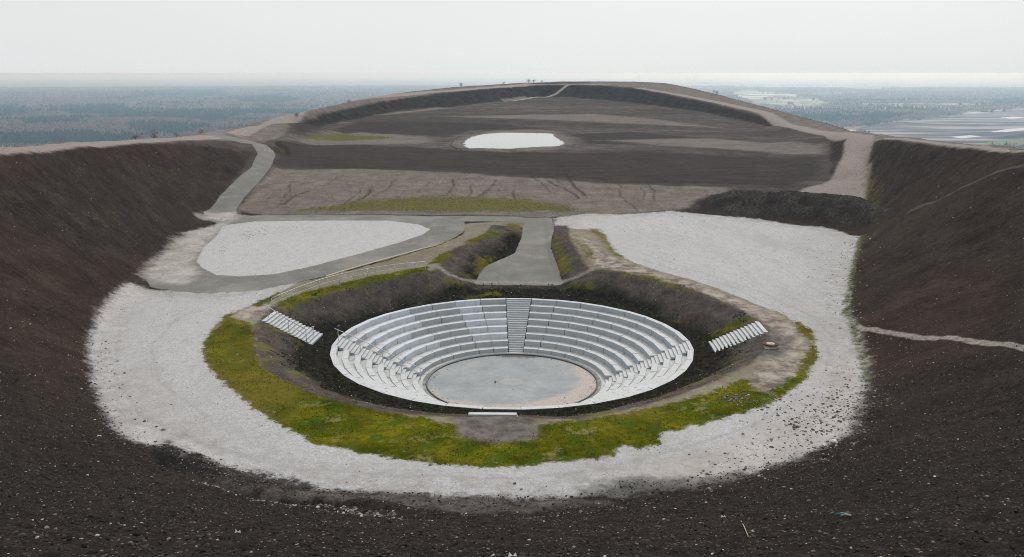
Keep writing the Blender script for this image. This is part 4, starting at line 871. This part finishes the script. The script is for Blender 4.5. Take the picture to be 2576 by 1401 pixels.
# ------------------------------------------------------------------ shrubs on the rim
BARK = simple('bark', (.05,.04,.03), (.10,.08,.065), 6)
SHR = rvmat('shrub_twigs', [(0,(.04,.035,.02)),(.5,(.09,.08,.04)),(1,(.12,.11,.05))]); SHG = rvmat('shrub_green', [(0,(.015,.025,.012)),(1,(.04,.06,.03))])
def crownmesh(name, h, w, n, leaf, seed):
    g = np.random.default_rng(seed); cl_ = g.normal(size=(7,3))*np.array((w*.28,w*.28,h*.2))+np.array((0,0,h*.58)); c_ = cl_[g.integers(0,7,n)]+g.normal(size=(n,3))*w*.13
    c_[:,2] = np.maximum(c_[:,2], h*.12); a_ = g.normal(size=(n,3,3))*leaf; v = (c_[:,None]+a_).reshape(-1,3); return mesh_np(name, v, np.arange(3*n).reshape(-1,3), False, {'rv': np.repeat(g.random(n),3)})
def shrub(px, py, hpx, mat, label, seed, d=None):
    ds = [o_[2] for o_ in outer_px]; xs_ = [o_[0] for o_ in outer_px]; d = float(np.interp(px, xs_, ds))-1.5
    q0 = PD(px, py, d); z = float(Zg(q0[0], q0[1])[0]); h = hpx/F*d
    t = link('shrub', None, loc=(q0[0], q0[1], z)); tag(t, label, 'shrub', 'shrubs on the rim')
    m = MB()
    for k in range(5):
        a_ = k*1.26+seed; m.tube([(0,0,-.2),(math.cos(a_)*h*.12,math.sin(a_)*h*.12,h*.35),(math.cos(a_)*h*.35,math.sin(a_)*h*.35,h*.75)], h*.018, 5)
    link('stem', m.mesh('stem'), BARK, t); link('crown', crownmesh('crown', h, h*1.25, 420, h*.035, seed), mat, t)
for i, a in enumerate([(340,347,12,SHR,'brownish bare shrub, leftmost on the left rim'),(388,345,17,SHR,'taller bare olive shrub on the left rim beside the pale path'),(444,340,9,SHR,'low brown shrub between the tall rim shrub and the road'),(504,333,11,SHR,'bare shrub on the rim just left of the road bend'),(747,281,12,SHR,'single bare shrub on the left shoulder of the far hill'),(878,252,8,SHR,'small bare shrub on the far ridge, upper left'),
     (1160,219,9,SHR,'thin upright shrub on the left part of the far skyline'),(1268,212,6,SHG,'small dark bush on the skyline left of the top'),(1330,210,9,SHG,'largest dark bush of the pair on the skyline top'),(1342,209,8,SHG,'dark bush beside the largest one on the skyline'),(1362,208,5,SHG,'small round dark bush on the skyline right of the pair'),(1803,239,9,SHR,'olive shrub alone on the right skyline shoulder')]):
    shrub(a[0], a[1], a[2], a[3], a[4], i+3)

# ------------------------------------------------------------------ woods of the plain
def inview(n, d0, d1, half=33):
    r_ = np.sqrt(rng.uniform(d0*d0, d1*d1, n)); a = np.radians(rng.uniform(-half, half, n)); return r_*np.sin(a), r_*np.cos(a)
def opx(px, py): return PZ(px, py, PLAIN+8)[:2]
CONZ = [[opx(*p) for p in pl] for pl in [[(-60,375),(-60,345),(90,338),(200,335),(300,345),(420,335),(440,330),(320,362)],[(-60,290),(0,268),(60,270),(70,290),(0,300)],[(110,270),(320,262),(335,285),(300,292),(180,290)],[(60,300),(230,295),(210,310),(60,315)],[(400,300),(420,275),(570,282),(600,292),(560,305)],
  [(330,325),(340,310),(420,312),(520,318),(500,335),(400,345)],[(590,245),(700,240),(760,250),(700,262),(600,258)],[(330,232),(560,225),(570,238),(340,245)],[(2100,300),(2200,285),(2300,290),(2210,305)],[(1500+500,288),(2180,298),(2100,312),(2010,300)],[(2500,250),(2600,247),(2620,262),(2500,262)]]]
CLEAR = [[opx(*p) for p in pl] for pl in [[(322,264),(330,253),(345,252),(352,266)],[(1840,236),(1870,225),(2000,240),(2100,262),(2010,272),(1900,262)],[(2170,350),(2150,318),(2260,300),(2400,288),(2576,275),(2800,272),(2900,360),(2400,380)],[(1700,215),(1850,218),(2300,222),(2576,212),(2700,205),(2700,185),(1700,190)],[(1990,205),(2300,228),(2150,225)]]]
def forest(n, d0, d1):
    x, y = inview(n, d0, d1)
    con = np.max([polysd(x, y, p, 30.) for p in CONZ], 0)+fbm(x*.012, y*.012, 5, 4)*70 > 0
    con |= fbm(x*.0035, y*.007, 15, 4) > .13
    con |= rng.random(len(x)) < .02
    clr = np.max([polysd(x, y, p, 60.) for p in CLEAR], 0)+fbm(x*.01, y*.01, 9, 3)*60 > 0
    clr |= fbm(x*.0012, y*.0024, 33, 4)+np.clip((x/y)*.5, -.1, .14) > .27
    k_ = ~clr; return x[k_], y[k_], con[k_]
def cone_tree():
    v = []; f = []
    for (z0, z1, r_) in ((.12,.6,.34),(.35,.85,.27),(.58,1.02,.17)):
        b = len(v)
        for k in range(6): a_ = k*math.pi/3+z0*5; rr_ = r_*(1+.25*(k%2)); v.append((rr_*math.cos(a_), rr_*math.sin(a_), z0-.03*(k%2)))
        v.append((0,0,z1)); f += [(b+k, b+(k+1)%6, b+6) for k in range(6)]
    return np.array(v), np.array(f)
def bare_tree():
    v = []; f = []; g = np.random.default_rng(3)
    for (cx_, cy_, cz_, r_) in ((0,0,.62,.26),(.16,.08,.5,.2),(-.15,-.1,.52,.2)):
        b = len(v); i_, j_ = IV, IF
        i_ = i_[:12]*1.0 if False else i_
    g2 = g.normal(size=(46,3))*np.array((.17,.17,.14))+np.array((0,0,.62)); a_ = g.normal(size=(46,3,3))*.06; v = (g2[:,None]+a_).reshape(-1,3); f = np.arange(138).reshape(-1,3); return v, f
def plant(name, x, y, h, proto, mat, label):
    V0, F0 = proto; n = len(x); k = len(V0); a = rng.uniform(0, 6.28, n); c, s_ = np.cos(a)[:,None], np.sin(a)[:,None]; w = (h*rng.uniform(.85,1.25,n))[:,None]
    vx = (V0[:,0]*c-V0[:,1]*s_)*w+x[:,None]; vy = (V0[:,0]*s_+V0[:,1]*c)*w+y[:,None]; vz = V0[:,2]*h[:,None]+PLAIN
    v = np.stack([vx,vy,vz], -1).reshape(-1,3); f = (F0[None]+(np.arange(n)*k)[:,None,None]).reshape(-1,3)
    o = link(name, mesh_np(name, v, f, False, {'rv': np.repeat(rng.random(n), k)}), mat); return tag(o, label, 'woodland', kind='stuff')
CONM = rvmat('conifer', [(0,(.010,.034,.024)),(.7,(.020,.055,.038)),(1,(.04,.08,.045))]); DECM = rvmat('bare_wood', [(0,(.13,.085,.083)),(.5,(.21,.145,.138)),(.85,(.28,.21,.185)),(1,(.18,.19,.09))])
CT, BT = cone_tree(), bare_tree()
x, y, con = forest(52000, 1150, 3300)
plant('conifer_forest', x[con], y[con], rng.uniform(13,21,con.sum()), CT, CONM, 'dark green conifer woods in the plain below the tip')
plant('deciduous_forest', x[~con], y[~con], rng.uniform(13,20,(~con).sum()), BT, DECM, 'bare brownish woods in the plain below the tip')
x, y, con = forest(70000, 3300, 9000)
plant('distant_conifer_forest', x[con], y[con], rng.uniform(15,22,con.sum()), CT, CONM, 'bluish conifer woods far out in the plain')
BT2 = (BT[0][:54]*np.array((1.9,1.9,1)), BT[1][:18])
plant('distant_deciduous_forest', x[~con], y[~con], rng.uniform(17,24,(~con).sum()), BT2, DECM, 'hazy bare woods far out in the plain')

# ------------------------------------------------------------------ houses and masts of the plain
WALL = {'white':simple('white_render',(.7,.7,.68),(.8,.8,.78),.5,bump=0),'brick':simple('brick_red',(.25,.10,.07),(.33,.15,.11),.5,bump=0),'grey':simple('grey_render',(.4,.4,.4),(.5,.5,.5),.5,bump=0)}
ROOF = {'red':simple('red_tiles',(.30,.10,.07),(.4,.16,.11),.5,bump=0),'dark':simple('dark_tiles',(.06,.055,.055),(.1,.09,.09),.5,bump=0),'light':simple('light_sheet',(.6,.62,.64),(.72,.73,.74),.5,bump=0)}
GLS = simple('window_glass',(.03,.04,.05),(.05,.06,.07),1,.2,0)
def house(px, py, w, l, h, wall, roof, label, group=None, detail=False, rz=None):
    q0 = PZ(px, py, PLAIN); rz = random.uniform(0, 3.1) if rz is None else rz
    t = link('house', None, loc=(q0[0], q0[1], PLAIN), rot=(0, 0, rz)); tag(t, label, 'house', group)
    m = MB(); m.box(-w/2, w/2, -l/2, l/2, -1, h); link('wall', m.mesh('wall'), WALL[wall], t)
    m = MB(); rh = min(w, l)*.45 if roof != 'light' else 1.0; e = .4
    m.v = [(-w/2-e,-l/2-e,h-.1),(w/2+e,-l/2-e,h-.1),(w/2+e,l/2+e,h-.1),(-w/2-e,l/2+e,h-.1),(-w/2-e,-l/2-e,h+.15),(w/2+e,-l/2-e,h+.15),(w/2+e,l/2+e,h+.15),(-w/2-e,l/2+e,h+.15),(0,-l/2-e,h+rh),(0,l/2+e,h+rh)]
    m.f = [(3,2,1,0),(0,1,5,4),(1,2,6,5),(2,3,7,6),(3,0,4,7),(4,5,8),(6,7,9),(5,6,9,8),(7,4,8,9)]; ro = link('roof', m.mesh('roof'), ROOF[roof], t)
    if detail:
        m = MB(); m.box(w*.15, w*.15+.8, -.4, .4, h+rh*.3, h+rh+.7); link('chimney', m.mesh('chimney'), WALL['brick'], ro)
        for sx in (-1, 1):
            for k in (-1, 1):
                m = MB(); xx = sx*(w/2+.02); m.box(xx-.05, xx+.05, k*l*.25-.7, k*l*.25+.7, 1.2, 2.8); link('window', m.mesh('window'), GLS, t)
for a in [(1828,240,30,160,6,'white','light','long white greenhouse-like shed beyond the right rim',None,False,1.35),(2052,261,16,26,12,'white','light','tall white flat-roofed house in the clearing on the right',None,True,.4),(2066,260,12,14,9,'white','light','smaller white house right beside the tall white one',None,True,.9),(2082,267,12,22,5,'white','red','low house with red roof, right of the white pair',None,True,1.3),
          (1988,263,16,24,5,'brick','dark','dark red barn at the edge of the wood on the right',None,True,.5),(1786,238,11,14,7,'white','dark','white gabled farmhouse just above the right skyline shoulder',None,True,.2)]: house(*a)
for i in range(16):
    house(random.uniform(1915,2005), random.uniform(246,254), random.uniform(9,13), random.uniform(11,18), random.uniform(5,8), random.choice(['white','brick','grey']), random.choice(['red','dark']), 'small house of the hamlet in the clearing beyond the right rim', 'houses of the hamlet')
for i in range(95):
    house(random.uniform(1720,2600), random.uniform(200,230), random.uniform(10,22), random.uniform(14,45), random.uniform(6,10), random.choice(['white','white','grey']), random.choice(['red','light','light']), 'pale distant building of the settlements on the far right plain', 'distant buildings on the right')
for i in range(14):
    house(random.uniform(1150,1720), random.uniform(194,204), random.uniform(20,40), random.uniform(30,90), random.uniform(7,12), 'white', 'light', 'pale distant hall on the plain behind the far ridge', 'distant halls in the middle')
def turbine(px, py, h, D_, lb):
    q0 = PD(px, py, D_); t = link('wind_turbine', None, loc=(q0[0], q0[1], PLAIN)); tag(t, lb, 'wind turbine', 'wind turbines on the horizon')
    m = MB(); m.lathe([(2.6,0),(1.4,h)], 10); link('tower', m.mesh('tower', True), WALL['white'], t)
    m = MB(); m.box(-2,2,-5,5,h-1.5,h+2); link('nacelle', m.mesh('nacelle'), WALL['white'], t)
    for k in range(3):
        a = R_(25+120*k); m = MB(); m.hexa([(-1.6,-6,0),(1.6,-6,0),(1.6,-5.6,0),(-1.6,-5.6,0)], [(-.4,-6,38),(.4,-6,38),(.4,-5.8,38),(-.4,-5.8,38)]); link('blade', m.mesh('blade'), WALL['white'], t, (0,0,h), (0,a,0))
turbine(1606,190,95,9000,'pale wind turbine on the horizon, leftmost and apart'); turbine(1727,190,100,8500,'pale wind turbine on the horizon, left of the close pair'); turbine(1748,190,100,8600,'pale wind turbine on the horizon, right of the close pair')
q0 = PZ(2080,238,PLAIN); m = MB(); m.tube([(0,0,0),(0,0,50)], 1.1, 6)
t = link('radio_mast', m.mesh('radio_mast'), WALL['grey'], loc=q0); tag(t, 'slim grey radio mast rising from the wood on the right', 'mast')
m = MB(); m.box(-2.2,2.2,-2.2,2.2,44,47); link('antenna_ring', m.mesh('antenna_ring'), WALL['grey'], t)

# ------------------------------------------------------------------ haze
m = MB(); m.box(-60000,60000,-3000,75000,PLAIN-1,28.)
hz = link('haze', m.mesh('haze')); tag(hz, kind='stuff')
mt = bpy.data.materials.new('haze'); mt.use_nodes = True; n_ = mt.node_tree.nodes; n_.clear()
o_ = n_.new('ShaderNodeOutputMaterial'); v_ = n_.new('ShaderNodeVolumePrincipled'); mt.node_tree.links.new(v_.outputs[0], o_.inputs['Volume'])
v_.inputs['Color'].default_value = (.57,.80,1,1); v_.inputs['Absorption Color'].default_value = (1,1,1,1); v_.inputs['Density'].default_value = .00017; v_.inputs['Anisotropy'].default_value = .5
hz.data.materials.append(mt); mt.cycles.homogeneous_volume = True if hasattr(mt.cycles, 'homogeneous_volume') else None

# ------------------------------------------------------------------ light, sky, camera
SUN_EL, SUN_AZ = R_(36), R_(16)       # azimuth from +Y towards +X
w = bpy.data.worlds.new('World'); sc.world = w; w.use_nodes = True; nt = w.node_tree; nt.nodes.clear()
wo = nt.nodes.new('ShaderNodeOutputWorld'); bg = nt.nodes.new('ShaderNodeBackground'); nt.links.new(bg.outputs[0], wo.inputs[0])
sky = nt.nodes.new('ShaderNodeTexSky'); sky.sky_type = 'NISHITA'; sky.sun_disc = False; sky.sun_elevation = SUN_EL; sky.sun_rotation = SUN_AZ; sky.dust_density = 3; sky.air_density = 1.2
hs = nt.nodes.new('ShaderNodeHueSaturation'); hs.inputs['Saturation'].default_value = .25; nt.links.new(sky.outputs[0], hs.inputs['Color'])
tc = nt.nodes.new('ShaderNodeTexCoord'); cn = nt.nodes.new('ShaderNodeTexNoise'); cn.inputs['Scale'].default_value = 1.6; cn.inputs['Detail'].default_value = 3
mp = nt.nodes.new('ShaderNodeMapping'); mp.inputs['Scale'].default_value = (1,1,3); nt.links.new(tc.outputs['Generated'], mp.inputs[0]); nt.links.new(mp.outputs[0], cn.inputs['Vector'])
rp = nt.nodes.new('ShaderNodeValToRGB'); rp.color_ramp.elements[0].position = .3; rp.color_ramp.elements[0].color = (6.75,6.92,7.0,1); rp.color_ramp.elements[1].position = .7; rp.color_ramp.elements[1].color = (7.2,7.32,7.32,1); nt.links.new(cn.outputs[0], rp.inputs[0])
mx = nt.nodes.new('ShaderNodeMix'); mx.data_type = 'RGBA'; mx.inputs[0].default_value = .95; nt.links.new(hs.outputs[0], mx.inputs[6]); nt.links.new(rp.outputs[0], mx.inputs[7]); nt.links.new(mx.outputs[2], bg.inputs[0])
bg.inputs[1].default_value = .1
sl = bpy.data.lights.new('sun', 'SUN'); sl.energy = 1.5; sl.angle = R_(18); sl.color = (1,.97,.93); so = bpy.data.objects.new('sun', sl); COL.objects.link(so)
dv = Vector((math.sin(SUN_AZ)*math.cos(SUN_EL), math.cos(SUN_AZ)*math.cos(SUN_EL), math.sin(SUN_EL))); so.rotation_euler = dv.to_track_quat('Z', 'Y').to_euler(); so.location = dv*100+Vector((0,70,0))
cam = bpy.data.cameras.new('camera'); co = bpy.data.objects.new('camera', cam); COL.objects.link(co); co.location = (0, 0, HC); co.rotation_euler = (R_(90)-PITCH, 0, 0)
cam.sensor_width = 36; cam.lens = 36*F/2576; cam.clip_start = .1; cam.clip_end = 150000; sc.camera = co
sc.view_settings.view_transform = 'Standard'; sc.view_settings.look = 'None'; sc.view_settings.exposure = .2; sc.view_settings.gamma = 1
sc.cycles.use_denoising = True; sc.cycles.filter_width = 1.0; sc.cycles.denoising_prefilter = 'NONE'; sc.cycles.denoising_input_passes = 'RGB_ALBEDO_NORMAL'; sc.cycles.volume_bounces = 4; sc.cycles.max_bounces = 8; sc.cycles.use_adaptive_sampling = True
